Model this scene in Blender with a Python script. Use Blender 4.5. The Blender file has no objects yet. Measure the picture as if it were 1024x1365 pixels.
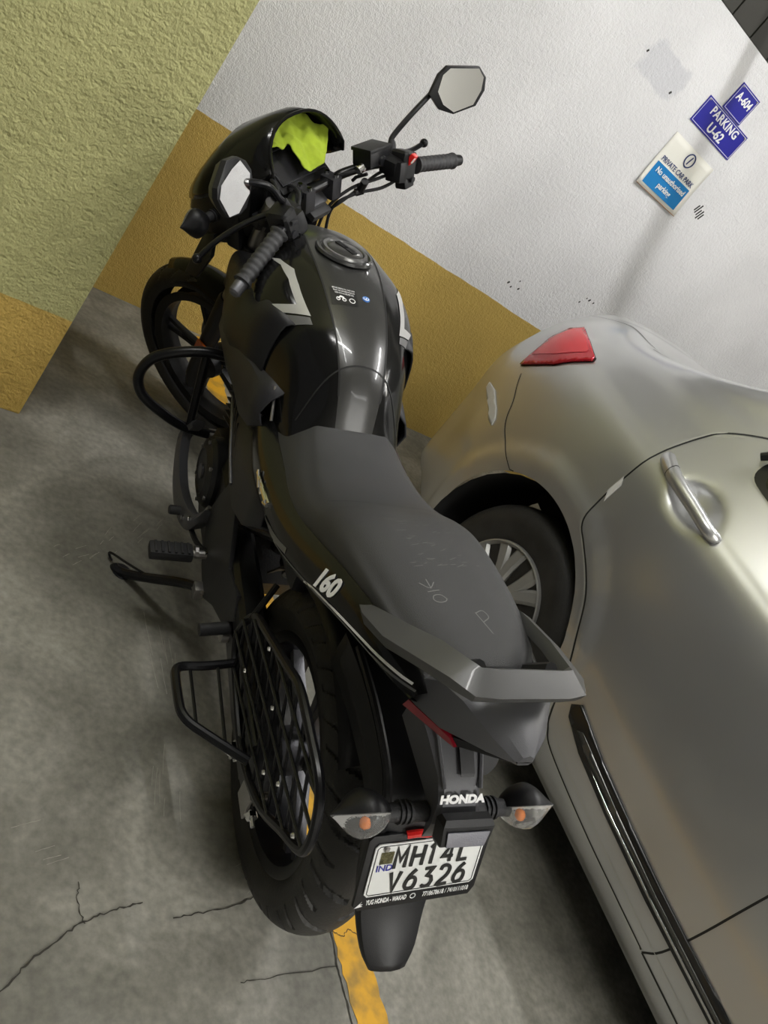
import bpy, bmesh, math, random
from mathutils import Vector, Matrix, Euler
from mathutils.bvhtree import BVHTree
R = math.radians
random.seed(4)
SC = bpy.context.scene
COL = SC.collection

# ------------------------------------------------------------------ camera
cam = bpy.data.cameras.new('camera')
cam_o = bpy.data.objects.new('camera', cam)
COL.objects.link(cam_o)
SC.camera = cam_o
cam.sensor_fit = 'VERTICAL'
cam.sensor_height = 36.0
cam.lens = 1112.0 / 1365.0 * 36.0
cam.clip_start = 0.05
RX = Vector((0.72965876, -0.31525866, 0.60680316))
RY = -Vector((0.25375581, -0.69918849, -0.66838869))
RZ = -Vector((0.63498511, 0.64167549, -0.43017029))
M = Matrix((RX, RY, RZ)).transposed().to_4x4()
M.translation = Vector((0, 0, 1.33858))
cam_o.matrix_world = M

# ------------------------------------------------------------------ world, lights, exposure
w = bpy.data.worlds.new('world')
SC.world = w
w.use_nodes = True
w.node_tree.nodes['Background'].inputs[0].default_value = (1.0, 0.98, 0.95, 1)
w.node_tree.nodes['Background'].inputs[1].default_value = 0.15
SC.view_settings.view_transform = 'Standard'
SC.view_settings.look = 'None'
SC.view_settings.gamma = 1
SC.view_settings.use_curve_mapping = False
SC.view_settings.exposure = 0.0


def area_light(name, loc, target, sx, sy, power, col):
    l = bpy.data.lights.new(name, 'AREA')
    l.shape = 'RECTANGLE'; l.size = sx; l.size_y = sy
    l.energy = power; l.color = col
    o = bpy.data.objects.new(name, l)
    COL.objects.link(o)
    o.location = loc
    d = (Vector(target) - Vector(loc)).normalized()
    o.rotation_euler = d.to_track_quat('-Z', 'Y').to_euler()
    return o


area_light('tube_and_fill_light', (2.08, 1.0, 2.98), (2.08, 1.05, 0), 0.07, 1.2, 33, (1.0, 0.99, 0.98))
area_light('tube_and_fill_light', (4.0, 0.9, 2.98), (3.4, 1.2, 0), 0.07, 1.2, 26, (1.0, 0.97, 0.90))  # added fill lamp: weakens the conduit's shadow, lights car top and wall
area_light('tube_and_fill_light', (-0.2, 1.24, 2.98), (0.1, 1.1, 0), 0.07, 1.2, 28, (1.0, 0.99, 0.96))
area_light('tube_and_fill_light', (1.0, -1.7, 2.98), (1.1, -1.2, 0), 1.2, 0.07, 3, (1.0, 0.99, 0.97))
area_light('tube_and_fill_light', (1.4, -3.1, 2.98), (1.9, -3.9, 1.0), 1.2, 0.07, 370, (1.0, 0.99, 0.97))  # added lamp: brightens the far wall reflected in the right mirror

# ------------------------------------------------------------------ materials
MATS = {}


def mat(name, col, rough=0.5, metal=0.0, coat=0.0, bump=0.0, bscale=200.0, var=0.0, vscale=8.0, trans=0.0, ior=1.45, spec=0.5, emit=None, coords='Object'):
    if name in MATS:
        return MATS[name]
    m = bpy.data.materials.new(name)
    m.use_nodes = True
    nt = m.node_tree
    b = nt.nodes['Principled BSDF']
    b.inputs['Base Color'].default_value = (*col, 1)
    b.inputs['Roughness'].default_value = rough
    b.inputs['Metallic'].default_value = metal
    b.inputs['Coat Weight'].default_value = coat
    b.inputs['Coat Roughness'].default_value = 0.06
    b.inputs['Transmission Weight'].default_value = trans
    b.inputs['IOR'].default_value = ior
    b.inputs['Specular IOR Level'].default_value = spec
    if emit:
        b.inputs['Emission Color'].default_value = (*emit[0], 1)
        b.inputs['Emission Strength'].default_value = emit[1]
    tc = nt.nodes.new('ShaderNodeTexCoord')
    if bump > 0:
        n = nt.nodes.new('ShaderNodeTexNoise')
        n.inputs['Scale'].default_value = bscale
        n.inputs['Detail'].default_value = 3
        nt.links.new(tc.outputs[coords], n.inputs['Vector'])
        bp = nt.nodes.new('ShaderNodeBump')
        bp.inputs['Strength'].default_value = bump
        bp.inputs['Distance'].default_value = 0.002
        nt.links.new(n.outputs['Fac'], bp.inputs['Height'])
        nt.links.new(bp.outputs['Normal'], b.inputs['Normal'])
    if var > 0:
        n2 = nt.nodes.new('ShaderNodeTexNoise')
        n2.inputs['Scale'].default_value = vscale
        n2.inputs['Detail'].default_value = 5
        nt.links.new(tc.outputs[coords], n2.inputs['Vector'])
        mr = nt.nodes.new('ShaderNodeMapRange')
        mr.inputs['From Min'].default_value = 0.3; mr.inputs['From Max'].default_value = 0.7
        mr.inputs['To Min'].default_value = 1 - var; mr.inputs['To Max'].default_value = 1 + var
        nt.links.new(n2.outputs['Fac'], mr.inputs['Value'])
        vm = nt.nodes.new('ShaderNodeVectorMath'); vm.operation = 'SCALE'
        vm.inputs[0].default_value = col
        nt.links.new(mr.outputs['Result'], vm.inputs['Scale'])
        nt.links.new(vm.outputs['Vector'], b.inputs['Base Color'])
    MATS[name] = m
    return m


def srgb(r, g, b):
    f = lambda c: ((c / 255 + 0.055) / 1.055) ** 2.4 if c > 10 else c / 255 / 12.92
    return (f(r), f(g), f(b))


def wall_mat(name, upper, lower, zsplit, scale, strength, dist, soft=0.004, band=None):
    """stucco wall: colour split at a height, rough plaster relief, faint stains"""
    m = bpy.data.materials.new(name); m.use_nodes = True
    nt = m.node_tree; N = nt.nodes; K = nt.links
    b = N['Principled BSDF']; b.inputs['Roughness'].default_value = 0.62
    b.inputs['Specular IOR Level'].default_value = 0.3
    geo = N.new('ShaderNodeNewGeometry')
    sep = N.new('ShaderNodeSeparateXYZ'); K.new(geo.outputs['Position'], sep.inputs[0])
    nz = N.new('ShaderNodeTexNoise'); nz.inputs['Scale'].default_value = 9; nz.inputs['Detail'].default_value = 6
    K.new(geo.outputs['Position'], nz.inputs['Vector'])
    a = N.new('ShaderNodeMath'); a.operation = 'MULTIPLY_ADD'
    K.new(nz.outputs['Fac'], a.inputs[0]); a.inputs[1].default_value = soft * 3; K.new(sep.outputs['Z'], a.inputs[2])
    mr = N.new('ShaderNodeMapRange'); K.new(a.outputs[0], mr.inputs['Value'])
    mr.inputs['From Min'].default_value = zsplit + soft * 1.5 - 0.001
    mr.inputs['From Max'].default_value = zsplit + soft * 1.5 + 0.001
    mix = N.new('ShaderNodeMix'); mix.data_type = 'RGBA'
    K.new(mr.outputs['Result'], mix.inputs['Factor'])
    mix.inputs['A'].default_value = (*lower, 1); mix.inputs['B'].default_value = (*upper, 1)
    st = N.new('ShaderNodeTexNoise'); st.inputs['Scale'].default_value = 2.3; st.inputs['Detail'].default_value = 7
    K.new(geo.outputs['Position'], st.inputs['Vector'])
    m2 = N.new('ShaderNodeMapRange'); K.new(st.outputs['Fac'], m2.inputs['Value'])
    m2.inputs['From Min'].default_value = 0.35; m2.inputs['From Max'].default_value = 0.7
    m2.inputs['To Min'].default_value = 1.03; m2.inputs['To Max'].default_value = 0.88
    vs = N.new('ShaderNodeVectorMath'); vs.operation = 'SCALE'
    K.new(mix.outputs['Result'], vs.inputs[0]); K.new(m2.outputs['Result'], vs.inputs['Scale'])
    outc = vs.outputs['Vector']
    if band:
        # old filler patch where a sign hung: a soft-edged rounded block of greyer plaster
        nw = N.new('ShaderNodeTexNoise'); nw.inputs['Scale'].default_value = 16; nw.inputs['Detail'].default_value = 6
        K.new(geo.outputs['Position'], nw.inputs['Vector'])
        def axis(o_, c_, h_):
            a_ = N.new('ShaderNodeMath'); a_.operation = 'SUBTRACT'; K.new(o_, a_.inputs[0]); a_.inputs[1].default_value = c_
            b_ = N.new('ShaderNodeMath'); b_.operation = 'ABSOLUTE'; K.new(a_.outputs[0], b_.inputs[0])
            c2 = N.new('ShaderNodeMath'); c2.operation = 'DIVIDE'; K.new(b_.outputs[0], c2.inputs[0]); c2.inputs[1].default_value = h_
            return c2.outputs[0]
        mx = N.new('ShaderNodeMath'); mx.operation = 'MAXIMUM'
        K.new(axis(sep.outputs['X'], band[0], band[2]), mx.inputs[0]); K.new(axis(sep.outputs['Z'], band[1], band[3]), mx.inputs[1])
        aw = N.new('ShaderNodeMath'); aw.operation = 'MULTIPLY_ADD'; K.new(nw.outputs['Fac'], aw.inputs[0]); aw.inputs[1].default_value = .9; K.new(mx.outputs[0], aw.inputs[2])
        mp = N.new('ShaderNodeMapRange'); K.new(aw.outputs[0], mp.inputs['Value'])
        mp.inputs['From Min'].default_value = 1.28; mp.inputs['From Max'].default_value = 1.5; mp.inputs['To Min'].default_value = .85; mp.inputs['To Max'].default_value = 0
        mc = N.new('ShaderNodeMix'); mc.data_type = 'RGBA'; K.new(mp.outputs['Result'], mc.inputs['Factor']); K.new(outc, mc.inputs['A']); mc.inputs['B'].default_value = (*srgb(200, 201, 206), 1)
        outc = mc.outputs['Result']
    K.new(outc, b.inputs['Base Color'])
    n1 = N.new('ShaderNodeTexNoise'); n1.inputs['Scale'].default_value = scale
    n1.inputs['Detail'].default_value = 3; n1.inputs['Roughness'].default_value = 0.55
    K.new(geo.outputs['Position'], n1.inputs['Vector'])
    n2 = N.new('ShaderNodeTexNoise'); n2.inputs['Scale'].default_value = scale * 0.3
    K.new(geo.outputs['Position'], n2.inputs['Vector'])
    ad = N.new('ShaderNodeMath'); ad.operation = 'ADD'
    K.new(n1.outputs['Fac'], ad.inputs[0]); K.new(n2.outputs['Fac'], ad.inputs[1])
    bp = N.new('ShaderNodeBump'); bp.inputs['Strength'].default_value = strength; bp.inputs['Distance'].default_value = dist
    K.new(ad.outputs[0], bp.inputs['Height']); K.new(bp.outputs['Normal'], b.inputs['Normal'])
    return m


def floor_mat():
    m = bpy.data.materials.new('trowelled_concrete'); m.use_nodes = True
    nt = m.node_tree; N = nt.nodes; K = nt.links
    b = N['Principled BSDF']
    geo = N.new('ShaderNodeNewGeometry')
    n1 = N.new('ShaderNodeTexNoise'); n1.inputs['Scale'].default_value = 2.6; n1.inputs['Detail'].default_value = 8
    n1.inputs['Roughness'].default_value = 0.6; n1.inputs['Distortion'].default_value = 0.6
    K.new(geo.outputs['Position'], n1.inputs['Vector'])
    cr = N.new('ShaderNodeValToRGB'); K.new(n1.outputs['Fac'], cr.inputs[0])
    e = cr.color_ramp.elements
    e[0].position = 0.36; e[0].color = (0.105, 0.102, 0.084, 1)
    e[1].position = 0.66; e[1].color = (0.27, 0.26, 0.225, 1)
    x = cr.color_ramp.elements.new(0.5); x.color = (0.160, 0.155, 0.130, 1)
    n2 = N.new('ShaderNodeTexNoise'); n2.inputs['Scale'].default_value = 60; n2.inputs['Detail'].default_value = 6
    K.new(geo.outputs['Position'], n2.inputs['Vector'])
    mr = N.new('ShaderNodeMapRange'); K.new(n2.outputs['Fac'], mr.inputs['Value'])
    mr.inputs['From Min'].default_value = 0.3; mr.inputs['From Max'].default_value = 0.7
    mr.inputs['To Min'].default_value = 0.80; mr.inputs['To Max'].default_value = 1.20
    vs = N.new('ShaderNodeVectorMath'); vs.operation = 'SCALE'
    K.new(cr.outputs['Color'], vs.inputs[0]); K.new(mr.outputs['Result'], vs.inputs['Scale'])
    K.new(vs.outputs['Vector'], b.inputs['Base Color'])
    r = N.new('ShaderNodeMapRange'); K.new(n1.outputs['Fac'], r.inputs['Value'])
    r.inputs['To Min'].default_value = 0.75; r.inputs['To Max'].default_value = 0.45
    K.new(r.outputs['Result'], b.inputs['Roughness'])
    bp = N.new('ShaderNodeBump'); bp.inputs['Strength'].default_value = 0.25; bp.inputs['Distance'].default_value = 0.002
    K.new(n2.outputs['Fac'], bp.inputs['Height']); K.new(bp.outputs['Normal'], b.inputs['Normal'])
    return m


def paint_line_mat():
    m = bpy.data.materials.new('worn_yellow_paint'); m.use_nodes = True
    nt = m.node_tree; N = nt.nodes; K = nt.links
    b = N['Principled BSDF']; b.inputs['Roughness'].default_value = 0.55
    geo = N.new('ShaderNodeNewGeometry')
    n = N.new('ShaderNodeTexNoise'); n.inputs['Scale'].default_value = 22; n.inputs['Detail'].default_value = 8
    K.new(geo.outputs['Position'], n.inputs['Vector'])
    cr = N.new('ShaderNodeValToRGB'); K.new(n.outputs['Fac'], cr.inputs[0])
    cr.color_ramp.elements[0].position = 0.3; cr.color_ramp.elements[0].color = (*srgb(140, 112, 50), 1)
    cr.color_ramp.elements[1].position = 0.55; cr.color_ramp.elements[1].color = (*srgb(200, 150, 30), 1)
    K.new(cr.outputs['Color'], b.inputs['Base Color'])
    return m


M_GLOSS = mat('gloss_black_paint', (0.005, 0.005, 0.005), 0.14, coat=0.0, spec=0.32)
M_GREY = mat('matte_axis_grey_metallic', (0.038, 0.038, 0.037), 0.30, metal=0.35, coat=0.35)
M_DGREY = mat('dark_grey_plastic', (0.020, 0.020, 0.023), 0.5, bump=0.15, bscale=900, spec=.35)
M_TGREY = mat('textured_grey_plastic', (0.066, 0.066, 0.072), 0.42, bump=0.1, bscale=700)
M_BLK = mat('black_plastic', (0.007, 0.007, 0.008), 0.45, bump=0.1, bscale=800, spec=.35)
M_MBLK = mat('black_painted_metal', (0.006, 0.006, 0.007), 0.3, spec=.28)
M_RUB = mat('black_rubber', (0.018, 0.018, 0.020), 0.6, bump=0.3, bscale=500, spec=.35)
M_GRIP = mat('grip_rubber', (0.026, 0.026, 0.028), 0.55, bump=0.3, bscale=500)
M_TYRE = mat('tyre_rubber', (0.028, 0.027, 0.025), 0.55, bump=0.3, bscale=160, var=0.3, vscale=12, spec=.3)
M_SEAT = mat('grained_seat_vinyl', (0.027, 0.027, 0.028), 0.46, bump=0.6, bscale=1300, var=0.06, vscale=20)
M_RAIL = mat('silver_grey_painted_rail', (0.060, 0.060, 0.060), 0.42, metal=0.2, coat=0.1)
M_SIL = mat('silver_decal', (0.42, 0.42, 0.41), 0.35, metal=0.3)
M_DSIL = mat('grey_decal', (0.11, 0.11, 0.11), 0.4)
M_WHT = mat('white_print', (0.8, 0.8, 0.8), 0.45)
M_CHR = mat('chrome', (0.7, 0.7, 0.7), 0.14, metal=1.0)
M_STEEL = mat('dull_steel', (0.32, 0.31, 0.3), 0.35, metal=0.9, bump=0.2, bscale=300)
M_ALU = mat('grey_cast_alloy', (0.10, 0.10, 0.11), 0.42, metal=0.6, bump=0.2, bscale=300)
M_ENG = mat('dark_engine_alloy', (0.022, 0.022, 0.024), 0.42, metal=0.5, bump=0.3, bscale=250)
M_MIR = mat('mirror_glass', (0.92, 0.92, 0.92), 0.02, metal=1.0)
M_RED = mat('red_plastic', (0.5, 0.012, 0.01), 0.3)
M_REDL = mat('red_lens', (0.16, 0.006, 0.012), 0.12, coat=0.6)
M_ORG = mat('orange_reflector', (0.45, 0.09, 0.01), 0.25, coat=0.5)
M_CLR = mat('clear_ribbed_lens', (0.9, 0.9, 0.9), 0.06, trans=0.9, ior=1.2, bump=.3, bscale=150)
M_SCRN = mat('dark_screen', (0.012, 0.012, 0.014), 0.35)
M_PLATE = mat('white_number_plate', (0.62, 0.63, 0.62), 0.4, bump=0.1, bscale=100)
M_PBLK = mat('plate_lettering_black', (0.01, 0.01, 0.01), 0.4)
M_BLU = mat('blue_print', (0.03, 0.03, 0.25), 0.5)
M_CLOTH = mat('lime_microfibre', (0.33, 0.43, 0.03), 0.95, bump=1.0, bscale=700, var=0.12, vscale=40)
M_SCR = mat('pale_scratch', (0.16, 0.16, 0.155), 0.7)
M_REFL = mat('grey_reflector_lens', (0.18, 0.18, 0.21), 0.2, coat=0.5, bump=0.4, bscale=600)


# ------------------------------------------------------------------ mesh helpers
def link(o, parent=None):
    COL.objects.link(o)
    if parent is not None:
        o.parent = parent
    return o


def tag(o, label=None, cat=None, group=None, kind=None):
    if label: o['label'] = label
    if cat: o['category'] = cat
    if group: o['group'] = group
    if kind: o['kind'] = kind
    return o


def empty(name, loc=(0, 0, 0), rot=(0, 0, 0)):
    o = bpy.data.objects.new(name, None)
    o.location = loc; o.rotation_euler = rot
    o.empty_display_size = 0.1
    return link(o)


def obj(name, bm, mats, parent=None, smooth=True, xf=None, sharp=35, label=None, kind=None, solid=None, subsurf=0, recalc=True):
    if xf is not None:
        bmesh.ops.transform(bm, matrix=xf, verts=bm.verts)
        if xf.determinant() < 0:
            bmesh.ops.reverse_faces(bm, faces=bm.faces)
    if recalc:
        bmesh.ops.recalc_face_normals(bm, faces=bm.faces)
    me = bpy.data.meshes.new(name)
    bm.to_mesh(me); bm.free()
    if not isinstance(mats, (list, tuple)): mats = [mats]
    for m in mats: me.materials.append(m)
    if smooth:
        me.polygons.foreach_set('use_smooth', [True] * len(me.polygons))
        try:
            me.set_sharp_from_angle(angle=R(sharp))
        except Exception:
            pass
    o = bpy.data.objects.new(name, me)
    link(o, parent)
    if solid:
        md = o.modifiers.new('solid', 'SOLIDIFY'); md.thickness = solid; md.offset = 0
    if subsurf:
        md = o.modifiers.new('sub', 'SUBSURF'); md.levels = subsurf; md.render_levels = subsurf
    if label: o['label'] = label
    if kind: o['kind'] = kind
    return o


def catmull(pts, n=6, closed=False):
    P = [Vector(p) for p in pts]
    out = []
    L = len(P)
    rng = L if closed else L - 1
    for i in range(rng):
        p0 = P[(i - 1) % L] if closed or i > 0 else P[0] * 2 - P[1]
        p1 = P[i]; p2 = P[(i + 1) % L]
        p3 = P[(i + 2) % L] if closed or i + 2 < L else P[-1] * 2 - P[-2]
        for k in range(n):
            t = k / n
            out.append(0.5 * ((2 * p1) + (p2 - p0) * t + (2 * p0 - 5 * p1 + 4 * p2 - p3) * t * t + (-p0 + 3 * p1 - 3 * p2 + p3) * t ** 3))
    if not closed: out.append(P[-1])
    return out


def roundpath(pts, rad=0.03, n=5):
    """polyline with rounded corners"""
    P = [Vector(p) for p in pts]
    out = [P[0]]
    for i in range(1, len(P) - 1):
        a = P[i - 1] - P[i]; b = P[i + 1] - P[i]
        r = min(rad, a.length * 0.45, b.length * 0.45)
        s = P[i] + a.normalized() * r; e = P[i] + b.normalized() * r
        for k in range(n + 1):
            t = k / n
            out.append(s.lerp(P[i], t).lerp(P[i].lerp(e, t), t))
    out.append(P[-1])
    return out


def tube(bm, pts, r, seg=10, closed=False, caps=True, flat=1.0, upv=None):
    P = [Vector(p) for p in pts]; n = len(P)
    rs = r if isinstance(r, (list, tuple)) else [r] * n
    if len(rs) != n:
        rs = [rs[0] + (rs[-1] - rs[0]) * i / (n - 1) for i in range(n)]
    rings = []
    prev = None
    for i in range(n):
        if closed: t = (P[(i + 1) % n] - P[i - 1])
        else: t = P[min(i + 1, n - 1)] - P[max(i - 1, 0)]
        t.normalize()
        if upv is not None:
            u = Vector(upv); u = u - t * u.dot(t)
        elif prev is None:
            u = Vector((0, 0, 1)) if abs(t.z) < 0.9 else Vector((1, 0, 0))
            u = u - t * u.dot(t)
        else:
            u = prev - t * prev.dot(t)
        u.normalize(); prev = u
        v = t.cross(u)
        rings.append([bm.verts.new(P[i] + (u * math.cos(2 * math.pi * k / seg) * flat + v * math.sin(2 * math.pi * k / seg)) * rs[i]) for k in range(seg)])
    m = n if closed else n - 1
    for i in range(m):
        a = rings[i]; b = rings[(i + 1) % n]
        for k in range(seg):
            bm.faces.new((a[k], a[(k + 1) % seg], b[(k + 1) % seg], b[k]))
    if caps and not closed:
        bm.faces.new(rings[0][::-1]); bm.faces.new(rings[-1])
    return bm


def loft(bm, rows, closed_v=False, closed_u=False, cap0=False, cap1=False, mi=None):
    V = [[bm.verts.new(p) for p in r] for r in rows]
    n = len(V); m = len(V[0])
    for i in range(n if closed_u else n - 1):
        for j in range(m if closed_v else m - 1):
            try:
                f = bm.faces.new((V[i][j], V[i][(j + 1) % m], V[(i + 1) % n][(j + 1) % m], V[(i + 1) % n][j]))
                if mi: f.material_index = mi(i, j)
            except ValueError:
                pass
    if cap0: bm.faces.new(V[0][::-1])
    if cap1: bm.faces.new(V[-1])
    return V


def lathe(bm, prof, seg=32, axis='Y', c=(0, 0, 0), xf=None, caps=True):
    """profile of (radius, height); revolved round the axis"""
    rings = []
    for r, h in prof:
        ring = []
        for k in range(seg):
            a = 2 * math.pi * k / seg
            if axis == 'Y': p = Vector((r * math.cos(a), h, r * math.sin(a)))
            elif axis == 'X': p = Vector((h, r * math.cos(a), r * math.sin(a)))
            else: p = Vector((r * math.cos(a), r * math.sin(a), h))
            if xf is not None: p = xf @ p
            ring.append(bm.verts.new(p + Vector(c)))
        rings.append(ring)
    for i in range(len(rings) - 1):
        for k in range(seg):
            bm.faces.new((rings[i][k], rings[i][(k + 1) % seg], rings[i + 1][(k + 1) % seg], rings[i + 1][k]))
    if caps and prof[0][0] > 1e-5: bm.faces.new(rings[0][::-1])
    if caps and prof[-1][0] > 1e-5: bm.faces.new(rings[-1])
    bmesh.ops.remove_doubles(bm, verts=bm.verts, dist=1e-6)
    return bm


def box(bm, c, d, rot=None, bev=0.0, seg=2):
    t = bmesh.new()
    bmesh.ops.create_cube(t, size=1)
    bmesh.ops.scale(t, vec=d, verts=t.verts)
    if bev > 0:
        bmesh.ops.bevel(t, geom=t.edges[:], offset=bev, segments=seg, affect='EDGES', profile=0.7)
    if rot is not None:
        bmesh.ops.rotate(t, cent=(0, 0, 0), matrix=Euler(rot).to_matrix(), verts=t.verts)
    bmesh.ops.translate(t, vec=c, verts=t.verts)
    merge(bm, t)
    return bm


def merge(bm, t):
    me = bpy.data.meshes.new('tmp'); t.to_mesh(me); t.free()
    bm.from_mesh(me); bpy.data.meshes.remove(me)


def prism(bm, pts, vec, bev=0.0):
    """flat polygon extruded along vec"""
    t = bmesh.new()
    a = [t.verts.new(p) for p in pts]; b = [t.verts.new(Vector(p) + Vector(vec)) for p in pts]
    t.faces.new(a[::-1]); t.faces.new(b)
    n = len(pts)
    for i in range(n): t.faces.new((a[i], a[(i + 1) % n], b[(i + 1) % n], b[i]))
    bmesh.ops.recalc_face_normals(t, faces=t.faces)
    if bev > 0:
        bmesh.ops.bevel(t, geom=t.edges[:], offset=bev, segments=2, affect='EDGES', profile=0.7)
    merge(bm, t)
    return bm


def bvh_of(o):
    dg = bpy.context.evaluated_depsgraph_get()
    dg.update()
    bm = bmesh.new(); bm.from_object(o, dg)
    t = BVHTree.FromBMesh(bm); bm.free()
    return t


def decal(tree, poly, ray, off=0.0008, cell=0.006, up=(0, 0, 1), start=0.3, thick=0.0, flat=False):
    """a polygon (3D points close to a surface) laid onto that surface along 'ray'"""
    ray = Vector(ray).normalized()
    u = Vector(up); u = (u - ray * u.dot(ray)).normalized(); v = ray.cross(u)
    bm = bmesh.new()
    P = [Vector(p) for p in poly]
    c = sum(P, Vector()) / len(P)
    vs = [bm.verts.new(Vector(((p - c).dot(v), (p - c).dot(u), 0))) for p in P]
    f = bm.faces.new(vs)
    xs = [q.co.x for q in vs]; ys = [q.co.y for q in vs]
    for ax, lo, hi in ((0, min(xs), max(xs)), (1, min(ys), max(ys))):
        k = lo + cell
        while k < hi:
            pl = Vector((k, 0, 0)) if ax == 0 else Vector((0, k, 0))
            nn = Vector((1, 0, 0)) if ax == 0 else Vector((0, 1, 0))
            bmesh.ops.bisect_plane(bm, geom=bm.verts[:] + bm.edges[:] + bm.faces[:], plane_co=pl, plane_no=nn)
            k += cell
    for q in bm.verts:
        p = c + v * q.co.x + u * q.co.y
        h = tree.ray_cast(p - ray * start, ray)
        if h[0] is not None:
            n = h[1]
            if n.dot(ray) > 0: n = -n
            q.co = (h[0] - ray * off) if flat else (h[0] + n * off)
        else:
            h = tree.find_nearest(p)
            q.co = h[0] - ray * off
    return bm


def strip(tree, pts, ray, wd, off=0.0006, start=0.3, n=5, smooth=True):
    """thin line laid on a surface along a path"""
    ray = Vector(ray).normalized()
    Q = []
    path = catmull(pts, n) if smooth else [Vector(p) for p in pts]
    for p in path:
        h = tree.ray_cast(p - ray * start, ray)
        if h[0] is None:
            h = tree.find_nearest(p); nn = -ray
        else:
            nn = h[1] if h[1].dot(ray) < 0 else -h[1]
        Q.append((h[0] + nn * off, nn))
    bm = bmesh.new(); rows = []
    for i, (p, nn) in enumerate(Q):
        t = Q[min(i + 1, len(Q) - 1)][0] - Q[max(i - 1, 0)][0]
        s = t.cross(nn).normalized() * wd * 0.5
        rows.append((p - s, p + s))
    loft(bm, rows)
    return bm


def text_bm(txt, size, xf, extrude=0.0004, bold=0.0, cx=True, sx=1.0, shear=0.0, space=1.0):
    cu = bpy.data.curves.new('t', 'FONT')
    cu.body = txt; cu.size = size; cu.extrude = extrude; cu.offset = bold; cu.shear = shear
    cu.space_character = space; cu.resolution_u = 3
    cu.align_x = 'CENTER' if cx else 'LEFT'; cu.align_y = 'CENTER'
    o = bpy.data.objects.new('t', cu); COL.objects.link(o)
    dg = bpy.context.evaluated_depsgraph_get(); dg.update()
    me = bpy.data.meshes.new_from_object(o.evaluated_get(dg))
    bm = bmesh.new(); bm.from_mesh(me)
    bpy.data.objects.remove(o); bpy.data.curves.remove(cu); bpy.data.meshes.remove(me)
    bmesh.ops.scale(bm, vec=(sx, 1, 1), verts=bm.verts)
    bmesh.ops.transform(bm, matrix=xf, verts=bm.verts)
    return bm


def frame(o, xa, ya):
    """matrix whose X and Y axes run along xa, ya"""
    x = Vector(xa).normalized(); z = x.cross(Vector(ya)).normalized(); y = z.cross(x)
    m = Matrix((x, y, z)).transposed().to_4x4(); m.translation = Vector(o)
    return m


def rib(bm, poly, y0, y1):
    pass


MIR = Matrix.Scale(-1, 4, (0, 1, 0))

# ------------------------------------------------------------------ setting
WY = 2.727


def struct(name, bm, m, parent=None, **k):
    o = obj(name, bm, m, parent, smooth=False, **k)
    if parent is None: o['kind'] = 'structure'
    return o


bm = bmesh.new(); box(bm, (1.5, -0.5, -0.1), (13, 7.5, 0.2))
floor = struct('floor', bm, floor_mat())
floor['label'] = 'grey trowelled concrete floor'
CRK = mat('crack_dark', (0.035, 0.032, 0.026), 0.9)  # dark strips drawn for the floor cracks


def ground_strip(pts, wd, z, jit=0.0, n=8, taper=False):
    P = catmull([(x, y, 0) for x, y in pts], n)
    bm = bmesh.new(); rows = []
    for i, p in enumerate(P):
        t = P[min(i + 1, len(P) - 1)] - P[max(i - 1, 0)]
        s = Vector((-t.y, t.x, 0)).normalized()
        j = s * random.uniform(-jit, jit)
        ww = wd * (random.uniform(0.5, 1.3) if jit else 1)
        q = p + j; rows.append([(q.x - s.x * ww / 2, q.y - s.y * ww / 2, z), (q.x + s.x * ww / 2, q.y + s.y * ww / 2, z)])
    loft(bm, rows)
    return bm


# painted bay line, with ragged edges
bm = bmesh.new(); rows = []
for i in range(240):
    y = -1.2 + i * (WY - 0.02 + 1.2) / 239
    c = 1.232 + max(0, (y - 0.9)) * 0.066
    rows.append([(c - 0.039 + random.uniform(-.0035, .0035), y, .0012), (c + 0.039 + random.uniform(-.0035, .0035), y, .0012)])
loft(bm, rows)
obj('painted_bay_line', bm, paint_line_mat(), floor, smooth=False, label='worn yellow painted bay line')
for pts, wd in (([(0.40, 0.40), (0.545, 0.473), (0.59, 0.511), (0.646, 0.545), (0.692, 0.568), (0.74, 0.581), (0.79, 0.591)], .0028),
                ([(0.844, 0.561), (0.906, 0.567), (0.991, 0.58), (1.05, .60), (1.12, .61)], .0026),
                ([(1.187, 1.2), (1.19, .8), (1.189, 0.515), (1.183, 0.448), (1.182, 0.394), (1.183, 0.30), (1.186, 0), (1.18, -.5)], .0032),
                ([(0.957, 0.443), (1.022, 0.445), (1.184, 0.45)], .0018),
                ([(1.19, .52), (1.215, .505), (1.235, .515), (1.262, .498)], .0018),
                ([(0.68, 0.56), (0.672, 0.60), (.678, .63)], .0022)):
    obj('crack', ground_strip(pts, wd, .0018, .0022), CRK, floor, smooth=False)

M_FSC = mat('pale_floor_scratch', (.30, .29, .25), .8)
random.seed(21)
for (cx_, cy_, ang, n_, ln_) in ((.93, 1.55, .9, 7, .05), (.80, 1.45, 1.0, 6, .04), (.72, 1.40, .7, 5, .03), (.92, 1.10, 1.55, 9, .12), (.88, .80, 1.4, 6, .08), (1.0, .62, .5, 5, .06), (.60, .70, .3, 4, .05)):
    for q in range(n_):
        px_, py_ = cx_ + random.uniform(-.04, .04), cy_ + random.uniform(-.06, .06)
        a_ = ang + random.uniform(-.12, .12); l_ = ln_ * random.uniform(.4, 1.1)
        obj('scratch', ground_strip([(px_, py_), (px_ + l_ * .5 * math.cos(a_), py_ + l_ * .5 * math.sin(a_)), (px_ + l_ * math.cos(a_) + .002, py_ + l_ * math.sin(a_))], .0009, .0016, .0004, n=3), M_FSC, floor, smooth=False)
WHITE = srgb(222, 222, 224); YEL = srgb(186, 158, 84); GRN = srgb(176, 174, 122); YEL2 = srgb(192, 162, 86)
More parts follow.
